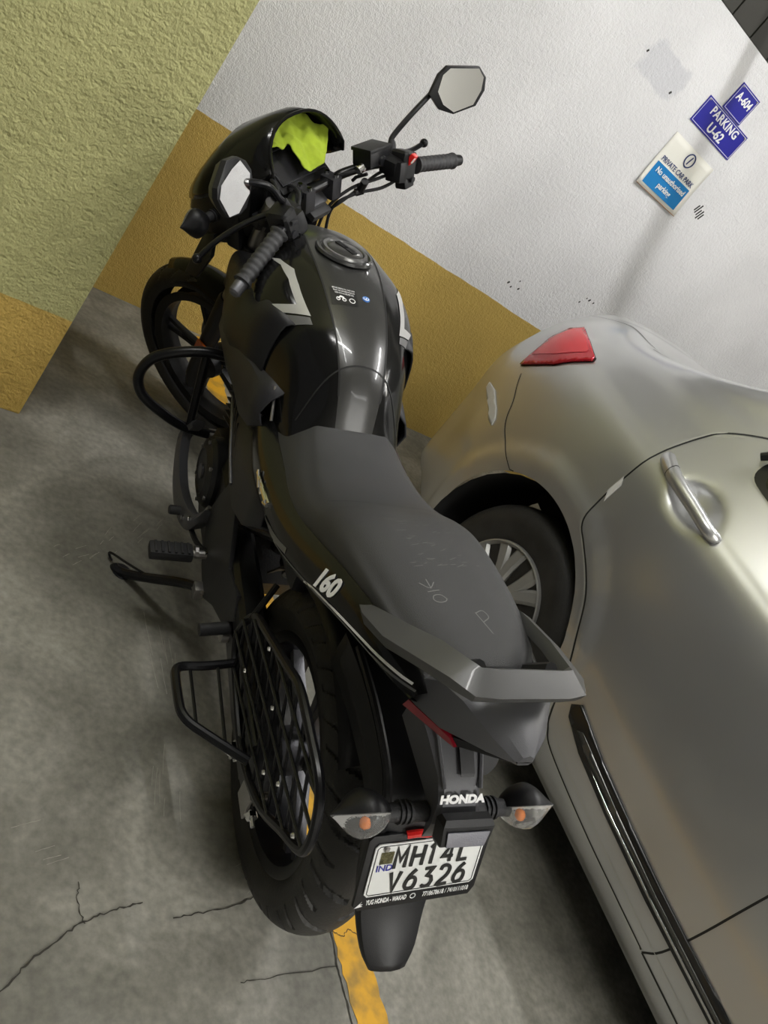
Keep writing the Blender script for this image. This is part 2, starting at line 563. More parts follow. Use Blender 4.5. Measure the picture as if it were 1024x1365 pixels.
bm = bmesh.new(); box(bm, (2.6, WY + 0.1, 0.995), (8.0, 0.2, 1.99))
wall_back = struct('wall_back', bm, wall_mat('rough_plaster_white_over_yellow', WHITE, YEL, 0.706, 230, 0.8, 0.005, band=(2.24, 1.722, .125, .065)))
wall_back['label'] = 'rough plaster wall, white above a yellow dado'
bm = bmesh.new(); box(bm, (-0.19, 2.3, 1.6), (1.62, 0.864, 3.2), bev=0.004)
wall_left = struct('wall_left', bm, wall_mat('coarse_plaster_green_over_yellow', GRN, YEL2, 0.313, 120, 0.9, 0.0065, 0.002))
wall_left['label'] = 'green textured pillar wall with yellow foot'
# dark boarded band above the white wall
M_PANEL = mat('dark_grey_board', (0.026, 0.025, 0.020), 0.6, bump=0.2, bscale=90)
bm = bmesh.new(); box(bm, (2.6, WY + 0.1, 2.3), (8.0, 0.16, 0.62))
trim = struct('trim_1', bm, mat('board_gap', (0.004, 0.004, 0.004), 0.9))
bm = bmesh.new(); box(bm, (0, 0, 0), (0.129, 0.02, 0.6), bev=0.003)
me0 = None
k = 0
x = 2.322 - 0.1357 * 15
while x < 4.0:
    if me0 is None:
        p = obj('panel', bm, M_PANEL, trim, smooth=False); me0 = p.data
    else:
        p = bpy.data.objects.new('panel', me0); link(p, trim)
    p.location = (x + 0.068, WY + 0.012, 2.292)
    x += 0.1357
bm = bmesh.new(); box(bm, (1.5, -0.5, 3.25), (13, 7.5, 0.1))
ceil = struct('ceiling', bm, mat('ceiling_white_paint', (0.6, 0.59, 0.56), 0.8))
bm = bmesh.new(); box(bm, (1.5, -4.2, 1.6), (13, 0.1, 3.2))
struct('wall_front', bm, mat('far_wall_paint', (.6, .59, .55), .7))
bm = bmesh.new(); box(bm, (2.6, WY + .15, 2.9), (8.0, .1, .6))
struct('wall_upper', bm, mat('far_wall_paint', (.6, .59, .55), .7))


# ------------------------------------------------------------------ tube light fittings, some added as fill (above, out of view)
def tube_fitting(loc, rz, ln, label, em=70):
    t = empty('tube_light', loc, (0, 0, rz))
    tag(t, label, 'lamp', 'ceiling tube lights')
    bm = bmesh.new(); box(bm, (0, 0, 0.035), (ln + .06, .06, .04), bev=.004)
    obj('batten', bm, mat('white_enamel', (.7, .7, .7), .4), t)
    bm = bmesh.new(); tube(bm, [(-ln / 2, 0, 0), (ln / 2, 0, 0)], .013, 12)
    obj('tube', bm, mat('lit_tube_%d' % em, (1, 1, 1), .5, emit=((1, .99, .97), em)), t)
    for s in (-1, 1):
        bm = bmesh.new(); tube(bm, [(s * ln * .35, 0, .05), (s * ln * .35, 0, .155)], .004, 6)
        obj('hanger', bm, mat('white_enamel', (.7, .7, .7), .4), t)


tube_fitting((2.08, 1.0, 3.01), math.pi / 2, 1.2, 'white tube light on the ceiling between the motorcycle and the car')
tube_fitting((4.0, 0.9, 3.01), math.pi / 2, 1.2, 'added white fill tube on the ceiling over the far side of the silver car')
tube_fitting((1.0, -1.7, 3.01), 0, 1.2, 'white tube light on the ceiling behind the motorcycle', 7)
tube_fitting((-0.2, 1.24, 3.01), math.pi / 2, 1.2, 'white tube light on the ceiling in front of the green pillar')
tube_fitting((1.4, -3.1, 3.01), 0, 1.2, 'added white tube on the ceiling to brighten the far wall behind the camera', 18)
pc_ = bmesh.new(); tube(pc_, [(2.375, WY - .02, 2.28), (2.375, -2.5, 2.28)], .024, 16)
o = obj('conduit', pc_, mat('grey_conduit', (.25, .25, .24), .5)); tag(o, 'grey conduit running out from the wall below the ceiling', 'pipe')

# ------------------------------------------------------------------ wall signs
M_SBLU = mat('sign_dark_blue', srgb(38, 38, 140), 0.35, coat=.3)
M_LBLU = mat('sign_light_blue', srgb(28, 118, 180), 0.35)
M_NAVY = mat('poster_navy_print', srgb(40, 58, 110), 0.5)
M_POST = mat('poster_offwhite', srgb(222, 221, 213), 0.5)
M_SEDGE = mat('poster_brown_edge', srgb(150, 105, 70), 0.6)


def on_wall(x, z, y=WY):
    return frame((x, y, z), (1, 0, 0), (0, 0, 1))


def sign(name, x0, x1, z0, z1, label, tilt=0):
    t = empty(name, ((x0 + x1) / 2, WY - .001, (z0 + z1) / 2))
    tag(t, label, 'sign')
    W = x1 - x0; Hh = z1 - z0
    bm = bmesh.new(); box(bm, (0, -.002, 0), (W, .004, Hh), bev=.001)
    obj('board', bm, M_SBLU, t, smooth=False)
    bm = bmesh.new()
    a = .006; h = .0015
    for s in (-1, 1):
        box(bm, (0, -.0045, s * (Hh / 2 - a)), (W - 2 * a + h, .0008, h))
        box(bm, (s * (W / 2 - a), -.0045, 0), (h, .0008, Hh - 2 * a + h))
    obj('border_line', bm, M_WHT, t, smooth=False)
    bm = bmesh.new()
    bm.free()
    for s in (-1, 1):
        bm = bmesh.new(); tube(bm, [(s * (W / 2 - .012), -.004, Hh / 2 - .010), (s * (W / 2 - .012), -.0062, Hh / 2 - .010)], .003, 8)
        obj('screw', bm, M_STEEL, t, smooth=False)
    return t


t = sign('parking_sign', 2.494, 2.796, 1.680, 1.785, 'dark blue bay number plate reading PARKING U-62 on the white wall')
obj('lettering', text_bm('PARKING', .044, frame((0, -.0048, .024), (1, 0, 0), (0, 0, 1)), bold=.0011, sx=1.02, space=1.08), M_WHT, t, smooth=False)
obj('lettering', text_bm('U-62', .048, frame((-.004, -.0048, -.022), (1, 0, 0), (0, 0, 1)), bold=.0012, sx=1.1), M_WHT, t, smooth=False)
t = sign('flat_number_sign', 2.578, 2.711, 1.788, 1.894, 'small blue flat number plate reading A-604 above the parking plate')
obj('lettering', text_bm('A-604', .043, frame((0, -.0048, .012), (1, 0, 0), (0, 0, 1)), bold=.001, sx=.92), M_WHT, t, smooth=False)

# private car park poster, slightly curled at its foot
t = empty('car_park_notice', (2.633, WY - .002, 1.51)); tag(t, 'white and blue private car park notice with curling lower edge', 'notice')
bm = bmesh.new(); rows = []
for j in range(9):
    v = j / 8
    rows.append([(-.145 + .29 * i / 12, -.001 - .012 * (v ** 3) * (0.4 + abs(i / 12 - .5)), .112 - v * .222) for i in range(13)])
loft(bm, rows)
obj('sheet', bm, M_POST, t, solid=.0012)
bm = bmesh.new()
tube(bm, [(-.145 + .29 * i / 12, -.0015 - .012 * (0.4 + abs(i / 12 - .5)), -.1105) for i in range(13)], .0012, 6)
obj('edge_strip', bm, M_SEDGE, t)
pf = lambda x, z: (x, -.0035 - .012 * (max(0, (.112 - z) / .222) ** 3) * .75, z)
bm = bmesh.new(); rows = []
for j in range(7):
    z = -.003 - j / 6 * .092
    rows.append([pf(-.123 + .242 * i / 6, z) for i in range(7)])
loft(bm, rows)
obj('blue_panel', bm, M_LBLU, t)
obj('lettering', text_bm('PRIVATE CAR PARK', .0285, frame(pf(-.002, .014), (1, 0, 0), (0, 0, 1)), bold=.0002, sx=.93), M_NAVY, t, smooth=False)
obj('lettering', text_bm('No unauthorised', .031, frame(Vector(pf(0, -.028)) + Vector((0, -.003, 0)), (1, 0, 0), (0, 0, 1)), bold=.0006, sx=.98), M_WHT, t, smooth=False)
obj('lettering', text_bm('parking', .031, frame(Vector(pf(0, -.066)) + Vector((0, -.003, 0)), (1, 0, 0), (0, 0, 1)), bold=.0006, sx=1.0), M_WHT, t, smooth=False)
bm = bmesh.new()
tube(bm, [(.008 + .026 * math.cos(a * math.pi / 16), -.0035, .072 + .026 * math.sin(a * math.pi / 16)) for a in range(32)], .0026, 6, closed=True)
tube(bm, [(.004, -.0035, .055), (.012, -.0035, .089)], .0024, 6)
obj('no_entry_ring', bm, M_NAVY, t)

# marks on the white plaster: parts of the wall
M_MARK = mat('black_scuff', (0.03, 0.03, 0.028), 0.9)
M_PATCH = mat('grey_cement_patch', srgb(176, 177, 180), 0.8, bump=0.8, bscale=150)
for i in range(5):
    x0 = 2.86 + i * .0135; z0 = 1.488 - i * .004 + random.uniform(-.006, .006)
    bm = bmesh.new(); box(bm, (x0, WY - .0004, z0), (.0065, .001, .030 + .014 * (i % 2)), rot=(0, R(18), 0))
    obj('scuff_mark', bm, M_MARK, wall_back, smooth=False)
for (x0, z0, s) in ((2.13, 1.725, .007), (2.335, 1.690, .008), (2.335, .80, .008), (2.36, .79, .006), (2.40, .80, .007), (2.38, .83, .005), (2.72, .90, .006), (2.76, .93, .008), (2.79, .93, .006), (2.74, .93, .005), (2.50, 1.70, .004)):
    bm = bmesh.new(); box(bm, (x0, WY - .0004, z0), (s, .001, s * 1.5), rot=(0, R(30), 0), bev=.0003)
    obj('chip', bm, M_MARK, wall_back, smooth=False)


# ------------------------------------------------------------------ motorcycle
BIKE_LOC = (1.06982886, 0.71867602, 0)
bike = empty('motorcycle', BIKE_LOC, (R(-16.87492619), 0, R(84.63128887)))
tag(bike, 'black and grey naked motorcycle leaning on its side stand between pillar and car', 'motorcycle')
RK = R(25.0)
DL = R(43.23794144)
su = Vector((-math.sin(RK), 0, math.cos(RK)))
sp = Vector((1.347, 0, 0.296)) - 0.03 * Vector((math.cos(RK), 0, math.sin(RK)))
STE = Matrix.Translation(sp) @ Matrix.Rotation(DL, 4, su) @ Matrix.Translation(-sp)
FK = Vector((-math.sin(RK), 0, math.cos(RK)))   # fork direction


def B(name, bm, m, parent=None, **k):
    return obj(name, bm, m, parent or bike, **k)


def S_(name, bm, m, parent=None, **k):
    return obj(name, bm, m, parent or bike, xf=STE, **k)


def both(name, fn, m, steer=False, **k):
    for s in (0, 1):
        bm = bmesh.new(); fn(bm)
        if s: bmesh.ops.transform(bm, matrix=MIR, verts=bm.verts); bmesh.ops.reverse_faces(bm, faces=bm.faces)
        o = obj(name, bm, m, bike, xf=STE if steer else None, **k)
    return o


# ---- wheels
def tyre(bm, Ro, hw, rim, seg, groove, dep=0.006):
    prof = []
    nb = 56
    for i in range(nb + 1):
        t = -1 + 2 * i / nb
        a = t * R(128)
        y = hw * math.sin(a) * (1 if abs(a) < math.pi / 2 else 0.98)
        rc = Ro - hw * 0.86
        r = rc + hw * 0.86 * math.cos(a) * (1 if abs(a) < math.pi / 2 else 1.0)
        prof.append((r, y, t))
    rows = []
    for k in range(seg):
        th = 2 * math.pi * k / seg
        row = []
        for r, y, t in prof:
            g = groove(th, t)
            rr = r - dep * g
            if r < rim + .006: rr = max(rr, rim - .002)
            row.append((rr * math.cos(th), y, rr * math.sin(th)))
        rows.append(row)
    loft(bm, rows, closed_u=True)


def gr_rear(th, t):
    n = 18
    g = 0
    for sgn in (1, -1):
        tt = t * sgn
        if 0.03 < tt < 0.60:
            ph = (th * n / (2 * math.pi) + 1.0 * tt ** 1.4 + (0.5 if sgn > 0 else 0)) % 1
            if ph < 0.10: g = 1
        if 0.32 < tt < 0.64:
            ph = (th * n / (2 * math.pi) + 1.0 * tt ** 1.4 + 0.42 + (0.5 if sgn > 0 else 0)) % 1
            if ph < 0.07: g = 1
    return g


def gr_front(th, t):
    if 0.10 < abs(t) < 0.15: return 1
    n = 24
    tt = abs(t)
    if 0.18 < tt < 0.6:
        ph = (th * n / (2 * math.pi) + 1.4 * tt) % 1
        if ph < 0.09: return 1
    return 0


def wheel(cx, cz, Ro, hw, hr, groove, seg, steer, cat):
    T = Matrix.Translation((cx, 0, cz))
    xf = STE @ T if steer else T
    bm = bmesh.new(); tyre(bm, Ro, hw, .214, seg, groove)
    ty = obj('tyre', bm, M_TYRE, bike, xf=xf, sharp=30)
    bm = bmesh.new()
    rw = hw * 0.72
    lathe(bm, [(.196, -rw), (.214, -rw - .004), (.222, -rw - .003), (.221, -rw + .004), (.212, -rw + .01), (.203, -rw * .5), (.203, rw * .5), (.212, rw - .01), (.221, rw - .004), (.222, rw + .003), (.214, rw + .004), (.196, rw), (.196, rw * .5), (.192, .006), (.192, -.006), (.196, -rw * .5), (.196, -rw)], 64, caps=False)
    rim = obj('rim', bm, M_BLK if steer else M_MBLK, bike, xf=xf)
    bm = bmesh.new()
    lathe(bm, [(.012, -rw - .012), (.036, -rw - .01), (.04, -rw * .6), (.032, 0), (.045, rw * .6), (.042, rw + .01), (.012, rw + .012)], 28)
    obj('hub', bm, M_ALU if not steer else M_BLK, rim, xf=xf)
    for k in range(5):
        bm = bmesh.new()
        a = 2 * math.pi * (k + .15) / 5
        rot = Matrix.Rotation(-a, 4, 'Y')
        for sd in (-1, 1):
            rows = []
            for i in range(7):
                u = i / 6
                r = .034 + u * .164
                off = sd * (.004 + (.014 if steer else .021) * u ** 1.3)
                ww = (.006 if steer else .008) + .003 * abs(u - .5); th = (.009 if steer else .013) - .003 * u
                rows.append([(r, th, off - ww), (r, th, off + ww), (r, th * .5, off + ww * 1.1), (r, -th * .5, off + ww * 1.1), (r, -th, off + ww), (r, -th, off - ww), (r, -th * .5, off - ww * 1.1), (r, th * .5, off - ww * 1.1)])
            loft(bm, rows, closed_v=True, cap0=True, cap1=True)
        obj('spoke', bm, (M_BLK if steer else M_ALU), rim, xf=xf @ rot)
    return rim, xf


rear_rim, RX4 = wheel(0, .307, .307, .065, .04, gr_rear, 480, False, '')
front_rim, FX4 = wheel(1.347, .296, .296, .042, .03, gr_front, 220, True, '')

# rear sprocket, chain, axle
bm = bmesh.new(); lathe(bm, [(.03, .088), (.075, .088), (.078, .091), (.075, .094), (.03, .094), (.03, .088)], 44, caps=False); B('sprocket', bm, M_STEEL, xf=RX4)
bm = bmesh.new()
ch = [(0.0, .091, .307 + .089), (.50, .091, .375 + .032), (.535, .091, .35), (.50, .091, .375 - .035), (0.0, .091, .307 - .089)]
for a in range(1, 8): ch.append((-.089 * math.sin(math.pi * a / 8), .091, .307 - .089 * math.cos(math.pi * a / 8)))
path = [Vector(p) for p in ch]
tot = sum((path[(i + 1) % len(path)] - path[i]).length for i in range(len(path)))
N = 104
pts = []; seglen = tot / N; i = 0; acc = 0; cur = path[0].copy(); idx = 0; need = seglen
P2 = path + [path[0]]
d = 0
cum = [0]
for i in range(len(P2) - 1): cum.append(cum[-1] + (P2[i + 1] - P2[i]).length)
for k in range(N):
    s = k * seglen
    for i in range(len(P2) - 1):
        if cum[i] <= s <= cum[i + 1]:
            pts.append((P2[i].lerp(P2[i + 1], (s - cum[i]) / (cum[i + 1] - cum[i])), (P2[i + 1] - P2[i]).normalized())); break
for k, (p, dd) in enumerate(pts):
    ang = -math.atan2(dd.z, dd.x)
    box(bm, p + Vector((0, 0, 0)), (seglen * .8, .016 if k % 2 else .011, .013), rot=(0, ang, 0))
B('chain', bm, mat('oily_chain', (.10, .09, .075), .4, metal=.8), smooth=False, kind='stuff')
# swingarm
def arm(bm):
    rows = []
    for x, y, z, hh, ww in ((.50, .07, .36, .028, .014), (.44, .095, .355, .028, .014), (.25, .108, .335, .026, .013), (.08, .112, .315, .026, .013), (-.03, .112, .307, .026, .012), (-.085, .112, .305, .022, .010)):
        rows.append([(x, y - ww, z - hh), (x, y + ww, z - hh), (x, y + ww, z + hh), (x, y - ww, z + hh)])
    loft(bm, rows, closed_v=True, cap0=True, cap1=True)
    bmesh.ops.recalc_face_normals(bm, faces=bm.faces)
    bmesh.ops.bevel(bm, geom=[e for e in bm.edges if e.calc_face_angle(0) > .5], offset=.005, segments=2, affect='EDGES')
both('swingarm', arm, M_MBLK)
bm = bmesh.new(); tube(bm, [(0, -.14, .307), (0, .14, .307)], .008, 12); B('rear_axle', bm, M_STEEL)
bm = bmesh.new(); lathe(bm, [(.0, .018), (.009, .018), (.012, .012), (.017, .012), (.017, .004), (.022, .003), (.022, 0), (0, 0)], 6, c=(0, .128, .307)); B('axle_nut', bm, M_CHR, sharp=20)
bm = bmesh.new(); tube(bm, [(-.085, .118, .31), (-.145, .118, .305)], .0045, 8); lathe(bm, [(.0, 0), (.011, 0), (.011, .009), (0, .009)], 6, axis='X', c=(-.13, .118, .306)); B('chain_adjuster', bm, M_CHR)
bm = bmesh.new(); box(bm, (-.09, .124, .307), (.05, .006, .06), bev=.003); B('adjuster_plate', bm, M_STEEL)
# chain guard / hugger
bm = bmesh.new(); rows = []
for x, y0, y1, z in ((.44, .07, .118, .43), (.30, .075, .125, .436), (.15, .078, .128, .432), (.02, .08, .128, .422), (-.07, .082, .126, .395), (-.11, .085, .122, .35)):
    rows.append([(x, y0, z), (x, y0 + .01, z + .008), (x, y1 - .008, z + .006), (x, y1, z - .004), (x, y1 + .001, z - .045)])
loft(bm, rows); B('chain_guard', bm, M_BLK, solid=.004)

# ---- fuel tank
# half-profile points: 0 centre, 1 mid, 2 seam, 3 panel shoulder, 4 side upper, 5 side widest, 6 side lower, 7 bottom
TS = {
    #x      z0     (y,z) ...
    .335: [(.0, .795), (.018, .795), (.036, .79), (.055, .785), (.085, .765), (.105, .74), (.11, .72), (.11, .70)],
    .375: [(.0, .862), (.02, .861), (.041, .852), (.062, .835), (.09, .80), (.11, .765), (.115, .73), (.11, .70)],
    .41: [(.0, .895), (.022, .893), (.045, .885), (.068, .868), (.094, .838), (.115, .79), (.12, .74), (.112, .70)],
    .46: [(.0, .922), (.026, .921), (.051, .914), (.074, .902), (.1, .878), (.125, .82), (.13, .75), (.118, .70)],
    .53: [(.0, .946), (.03, .945), (.059, .938), (.083, .927), (.114, .905), (.145, .85), (.148, .77), (.126, .70)],
    .60: [(.0, .960), (.034, .959), (.065, .952), (.09, .942), (.126, .922), (.162, .87), (.162, .79), (.135, .71)],
    .67: [(.0, .967), (.037, .966), (.07, .959), (.095, .949), (.128, .928), (.160, .878), (.163, .80), (.142, .73)],
    .74: [(.0, .967), (.037, .966), (.07, .959), (.092, .947), (.120, .922), (.146, .872), (.150, .81), (.135, .75)],
    .81: [(.0, .957), (.034, .956), (.064, .949), (.084, .936), (.106, .908), (.126, .865), (.130, .81), (.12, .76)],
    .87: [(.0, .938), (.028, .937), (.052, .93), (.07, .918), (.09, .895), (.112, .86), (.115, .81), (.105, .77)],
    .91: [(.0, .91), (.022, .91), (.04, .904), (.054, .893), (.068, .873), (.08, .845), (.085, .81), (.08, .78)],
}
xs = sorted(TS)
# resample smoothly
def tank_rows():
    st = []
    for j in range(8):
        col = catmull([(x, TS[x][j][0], TS[x][j][1]) for x in xs], 5)
        st.append(col)
    n = len(st[0])
    rows = []
    for i in range(n):
        half = [st[j][i] for j in range(8)]
        hp = catmull(half, 4)
        rows.append(hp)
    return rows
TR = tank_rows()
SEAM = 8   # index in the resampled half-profile (3rd control point)
bm = bmesh.new()
rows = []
for r in TR:
    L_ = [Vector((p.x, p.y, p.z)) for p in r]
    Rr = [Vector((p.x, -p.y, p.z)) for p in r[1:]]
    rows.append(Rr[::-1] + L_)
nr = len(TR[0])
V = loft(bm, rows, closed_v=False, mi=lambda i, j: 0 if abs((j + .5) - (nr - 1)) < SEAM else 1)
tank = B('fuel_tank', bm, [M_GREY, M_GLOSS], sharp=50)
TK = bvh_of(tank)
# seams beside the centre panel
for s in (1, -1):
    bm = strip(TK, [(r[SEAM].x, r[SEAM].y * s, r[SEAM].z) for r in TR[4:-1:3]], (0, -.2 * s, -1), .0032, .0008)
    B('panel_seam', bm, mat('seam_black', (.003, .003, .003), .7), tank)
bm = strip(TK, [(.366, -.10, .78), (.392, -.07, .83), (.40, -.04, .875), (.402, 0, .89), (.40, .04, .875), (.392, .07, .83), (.366, .10, .78)], (.25, 0, -1), .003, .0008)
B('panel_seam', bm, mat('seam_black', (.003, .003, .003), .7), tank)
# V graphics
def vgraph(s):
    ray = (0, -s, -.12)
    P = lambda l: [(x, s * y, z) for x, y, z in l]
    d1 = decal(TK, P([(.70, .142, .918), (.67, .127, .932), (.624, .107, .939), (.577, .103, .931), (.502, .088, .913), (.55, .135, .882), (.597, .165, .850), (.66, .17, .80), (.64, .168, .825), (.59, .155, .868), (.536, .109, .913), (.60, .118, .928), (.65, .128, .930)]), ray, .0014, .008)
    B('v_graphic', d1, M_SIL, tank, label='silver V-shaped tank graphic')
    d2 = decal(TK, P([(.50, .088, .911), (.484, .084, .906), (.505, .11, .885), (.56, .16, .850), (.64, .17, .795), (.64, .17, .808), (.597, .166, .845), (.55, .136, .877)]), ray, .0011, .008)
    B('v_graphic_shade', d2, M_DSIL, tank)
vgraph(1); vgraph(-1)
# cap
CM = frame((.69, 0, .969), (1, 0, -.03), (0, 1, 0))
bm = bmesh.new(); lathe(bm, [(.0, .010), (.030, .009), (.036, .006), (.037, .004)], 40, axis='Z', xf=CM); fc = B('filler_cap', bm, M_GREY, tank)
bm = bmesh.new(); lathe(bm, [(.038, .002), (.040, .007), (.046, .007), (.048, .001)], 40, axis='Z', xf=CM); B('cap_ring', bm, mat('satin_ring', (.22, .22, .22), .3, metal=.8), fc)
bm = bmesh.new(); lathe(bm, [(.050, .0), (.053, .004), (.058, .003), (.060, -.002)], 40, axis='Z', xf=CM); B('cap_recess', bm, M_GREY, fc)
bm = bmesh.new(); box(bm, (.69, 0, .979), (.05, .014, .003), rot=(0, 0, R(35)), bev=.001)
lathe(bm, [(0, .0125), (.004, .0125), (.004, .010)], 12, axis='Z', xf=CM); B('lock_flap', bm, M_CHR if False else M_BLK, fc)
# caution sticker and inspection dot on the centre panel
STK = [(.562, .052, 0), (.562, .002, 0), (.520, .002, 0), (.520, .052, 0)]
d = decal(TK, [(x, y, .95) for x, y, z in STK], (0, 0, -1), .0009, .01, up=(1, 0, 0)); B('caution_sticker', d, M_PBLK, tank)
for i, tx in enumerate(('BEFORE RIDING FILL THE TANK', 'READ THE OWNERS MANUAL', 'RIDE WITH A HELMET ON')):
    xx = .5575 - i * .0062
    h = TK.ray_cast(Vector((xx, .027, 1.2)), Vector((0, 0, -1)))
    tb = text_bm(tx, .0052, frame(h[0] + Vector((0, 0, .0014)), (0, -1, 0), (1, 0, h[1].x * -1)), extrude=.0001, sx=.62)
    B('sticker_print', tb, M_WHT, tank, smooth=False)
bm = bmesh.new()
h = TK.ray_cast(Vector((.531, .027, 1.2)), Vector((0, 0, -1)))
F = frame(h[0] + Vector((0, 0, .0013)), (0, -1, 0), (1, 0, -h[1].x))
tube(bm, [F @ Vector((.018 * math.cos(a) * .0 + .014 + .0055 * math.cos(a), .0055 * math.sin(a), 0)) for a in [k * math.pi / 8 for k in range(16)]], .0009, 5, closed=True)
tube(bm, [F @ Vector((-.014 + .0035 * math.cos(a), -.001 + .0035 * math.sin(a), 0)) for a in [k * math.pi / 8 for k in range(16)]], .0009, 5, closed=True)
tube(bm, [F @ Vector((-.002 + .0035 * math.cos(a), -.001 + .0035 * math.sin(a), 0)) for a in [k * math.pi / 8 for k in range(16)]], .0009, 5, closed=True)
tube(bm, [F @ Vector(p) for p in ((-.014, 0, 0), (-.009, .006, 0), (-.003, .004, 0), (-.002, 0, 0))], [.0008, .002, .002, .0008], 5)
B('sticker_print', bm, M_WHT, tank)
bm = bmesh.new(); h = TK.ray_cast(Vector((.545, -.017, 1.2)), Vector((0, 0, -1)))
lathe(bm, [(0, .0012), (.0075, .0012), (.0075, 0)], 20, axis='Z', xf=frame(h[0], (1, 0, -h[1].x), (0, 1, 0))); B('round_sticker', bm, mat('blue_sticker', srgb(70, 120, 190), .4), tank)
bm = bmesh.new(); tube(bm, [h[0] + Vector((.005 * math.cos(a), .005 * math.sin(a), .0014)) for a in [k * math.pi / 8 for k in range(16)]], .0008, 5, closed=True)
tube(bm, [h[0] + Vector((.003, -.001, .0016)), h[0] + Vector((-.003, .001, .0016))], .0009, 5)
B('round_sticker_ring', bm, M_WHT, tank)

# ---- tank shrouds (side wings reaching forward and down)
def shroud(bm):
    rows = []
    data = [  # x: upper (y,z), mid, lower
        (.50, (.128, .885), (.142, .83), (.142, .775)),
        (.58, (.150, .885), (.168, .83), (.160, .755)),
        (.66, (.166, .862), (.182, .81), (.172, .735)),
        (.74, (.162, .838), (.178, .785), (.170, .71)),
        (.82, (.150, .822), (.166, .768), (.160, .70)),
        (.90, (.135, .805), (.150, .755), (.145, .69)),
        (.98, (.135, .79), (.142, .745), (.13, .69)),
    ]
    for x, a, b, c in data:
        rows.append(catmull([(x, a[0] - .035, a[1] + .004), (x, *a), (x, *b), (x, *c), (x, c[0] - .03, c[1] - .01)], 3))
    loft(bm, rows)
both('tank_shroud', shroud, M_BLK, solid=.004, sharp=40)
def shroud_low(bm):
    rows = []
    for x, y0, z0, y1, z1 in ((.80, .168, .735, .150, .66), (.70, .172, .745, .158, .665), (.60, .166, .76, .156, .675), (.53, .156, .775, .152, .665), (.47, .146, .775, .146, .68), (.42, .138, .772, .140, .72)):
        rows.append([(x, y0 - .03, z0 + .03), (x, y0, z0), (x, (y0 + y1) / 2 + .01, (z0 + z1) / 2), (x, y1, z1), (x, y1 - .03, z1 - .01)])
    loft(bm, rows)
both('shroud_tip', shroud_low, M_DGREY, solid=.004, sharp=30)
# frame side cover with louvres
def vent(bm):
    rows = []
    for x, y0, z0, y1, z1 in ((.62, .13, .70, .135, .60), (.56, .132, .70, .142, .575), (.48, .132, .70, .146, .545), (.40, .13, .70, .146, .53), (.32, .13, .70, .144, .56), (.24, .128, .70, .14, .63)):
        rows.append([(x, y0, z0), (x, (y0 + y1) / 2 + .008, z0 * .5 + z1 * .5), (x, y1, z1), (x, y1 - .03, z1 - .012)])
    loft(bm, rows)
both('frame_cover', vent, M_DGREY, solid=.004)
for k in range(5):
    def louv(bm, k=k):
        x = .60 - k * .028; z = .655 - k * .012
        box(bm, (x, .143, z), (.006, .012, .05), rot=(0, R(35), 0), bev=.002)
    both('louvre', louv, M_BLK)
def fstrip(bm):
    tube(bm, catmull([(.64, .14, .625), (.56, .146, .60), (.50, .149, .575), (.44, .15, .555)], 5), [.004, .009, .009, .004], 8, flat=1)
both('frame_strip', fstrip, M_ALU)
bm = bmesh.new(); tube(bm, [(.445, .128, .79), (.40, .13, .745)], .003, 8); B('tank_trim', bm, M_STEEL)

# ---- seat
SD = [(.47, .045, .842, .838, .09, .74), (.43, .062, .826, .818, .11, .715), (.38, .074, .806, .795, .12, .712), (.32, .084, .792, .780, .125, .714), (.25, .096, .788, .774, .13, .722), (.18, .108, .797, .782, .134, .735),
      (.12, .114, .818, .803, .134, .755), (.07, .116, .846, .83, .131, .776), (.02, .115, .868, .851, .128, .797), (-.05, .111, .883, .866, .122, .825), (-.13, .102, .893, .877, .112, .848), (-.20, .09, .899, .884, .098, .864), (-.245, .07, .900, .886, .078, .872), (-.268, .04, .893, .884, .045, .876)]
cols = []
def seat_half(x, wt, zt, ze, wb, zb):
    return [(x, 0, zt), (x, wt * .45, zt - .001), (x, wt * .8, ze + (zt - ze) * .45), (x, wt * .97, ze - .004), (x, wt * .6 + wb * .4 + .003, ze - (ze - zb) * .35), (x, wb, zb + (ze - zb) * .2), (x, wb - .004, zb)]
H7 = [seat_half(*s) for s in SD]
cc = [catmull([h[j] for h in H7], 5) for j in range(7)]
rows = []
for i in range(len(cc[0])):
    half = catmull([cc[j][i] for j in range(7)], 3)
    rows.append([Vector((p.x, -p.y, p.z)) for p in half[1:]][::-1] + half)
bm = bmesh.new(); loft(bm, rows, cap0=True, cap1=True)
seat = B('seat', bm, M_SEAT, sharp=80, subsurf=1)
ST = bvh_of(seat)
# step crease across the seat
bm = strip(ST, [(.115, .10, .82), (.10, .05, .835), (.095, 0, .84), (.10, -.05, .835), (.115, -.10, .82)], (0, 0, -1), .003, .0004)
B('seat_stitch', bm, mat('seat_seam', (.025, .025, .025), .6), seat)
# scratched marks: P OK, and a patch of scribble
def scr(path, wd=.0013):
    return strip(ST, path, (0, 0, -1), wd, .0003, n=4)
def letters(lines, o, ax, ay, sc):
    for L_ in lines:
        pts = [Vector((o[0], o[1], .9)) + Vector(ax) * (u * sc) + Vector(ay) * (v * sc) for u, v in L_]
        B('scratch', scr(pts), M_SCR, seat)
AX = Vector((-.25, -1, 0)).normalized(); AY = Vector((1, -.25, 0)).normalized()
letters([[(0, -.5), (.02, .9)], [(.0, .85), (.5, .9), (.55, .45), (.02, .25)]], (-.205, -.015), (0.35, -1, 0), (1, .35, 0), .026)
letters([[(.2, -.2), (.5, .0), (.5, .4), (.2, .55), (0, .3), (.05, -.05), (.2, -.2)], [(.85, -.1), (.8, .6)], [(1.45, -.1), (1.05, .35), (1.5, .75)], [(1.0, .3), (1.7, .25)]], (-.165, .03), (1, .15, 0), (-.15, 1, 0), .026)
random.seed(11)
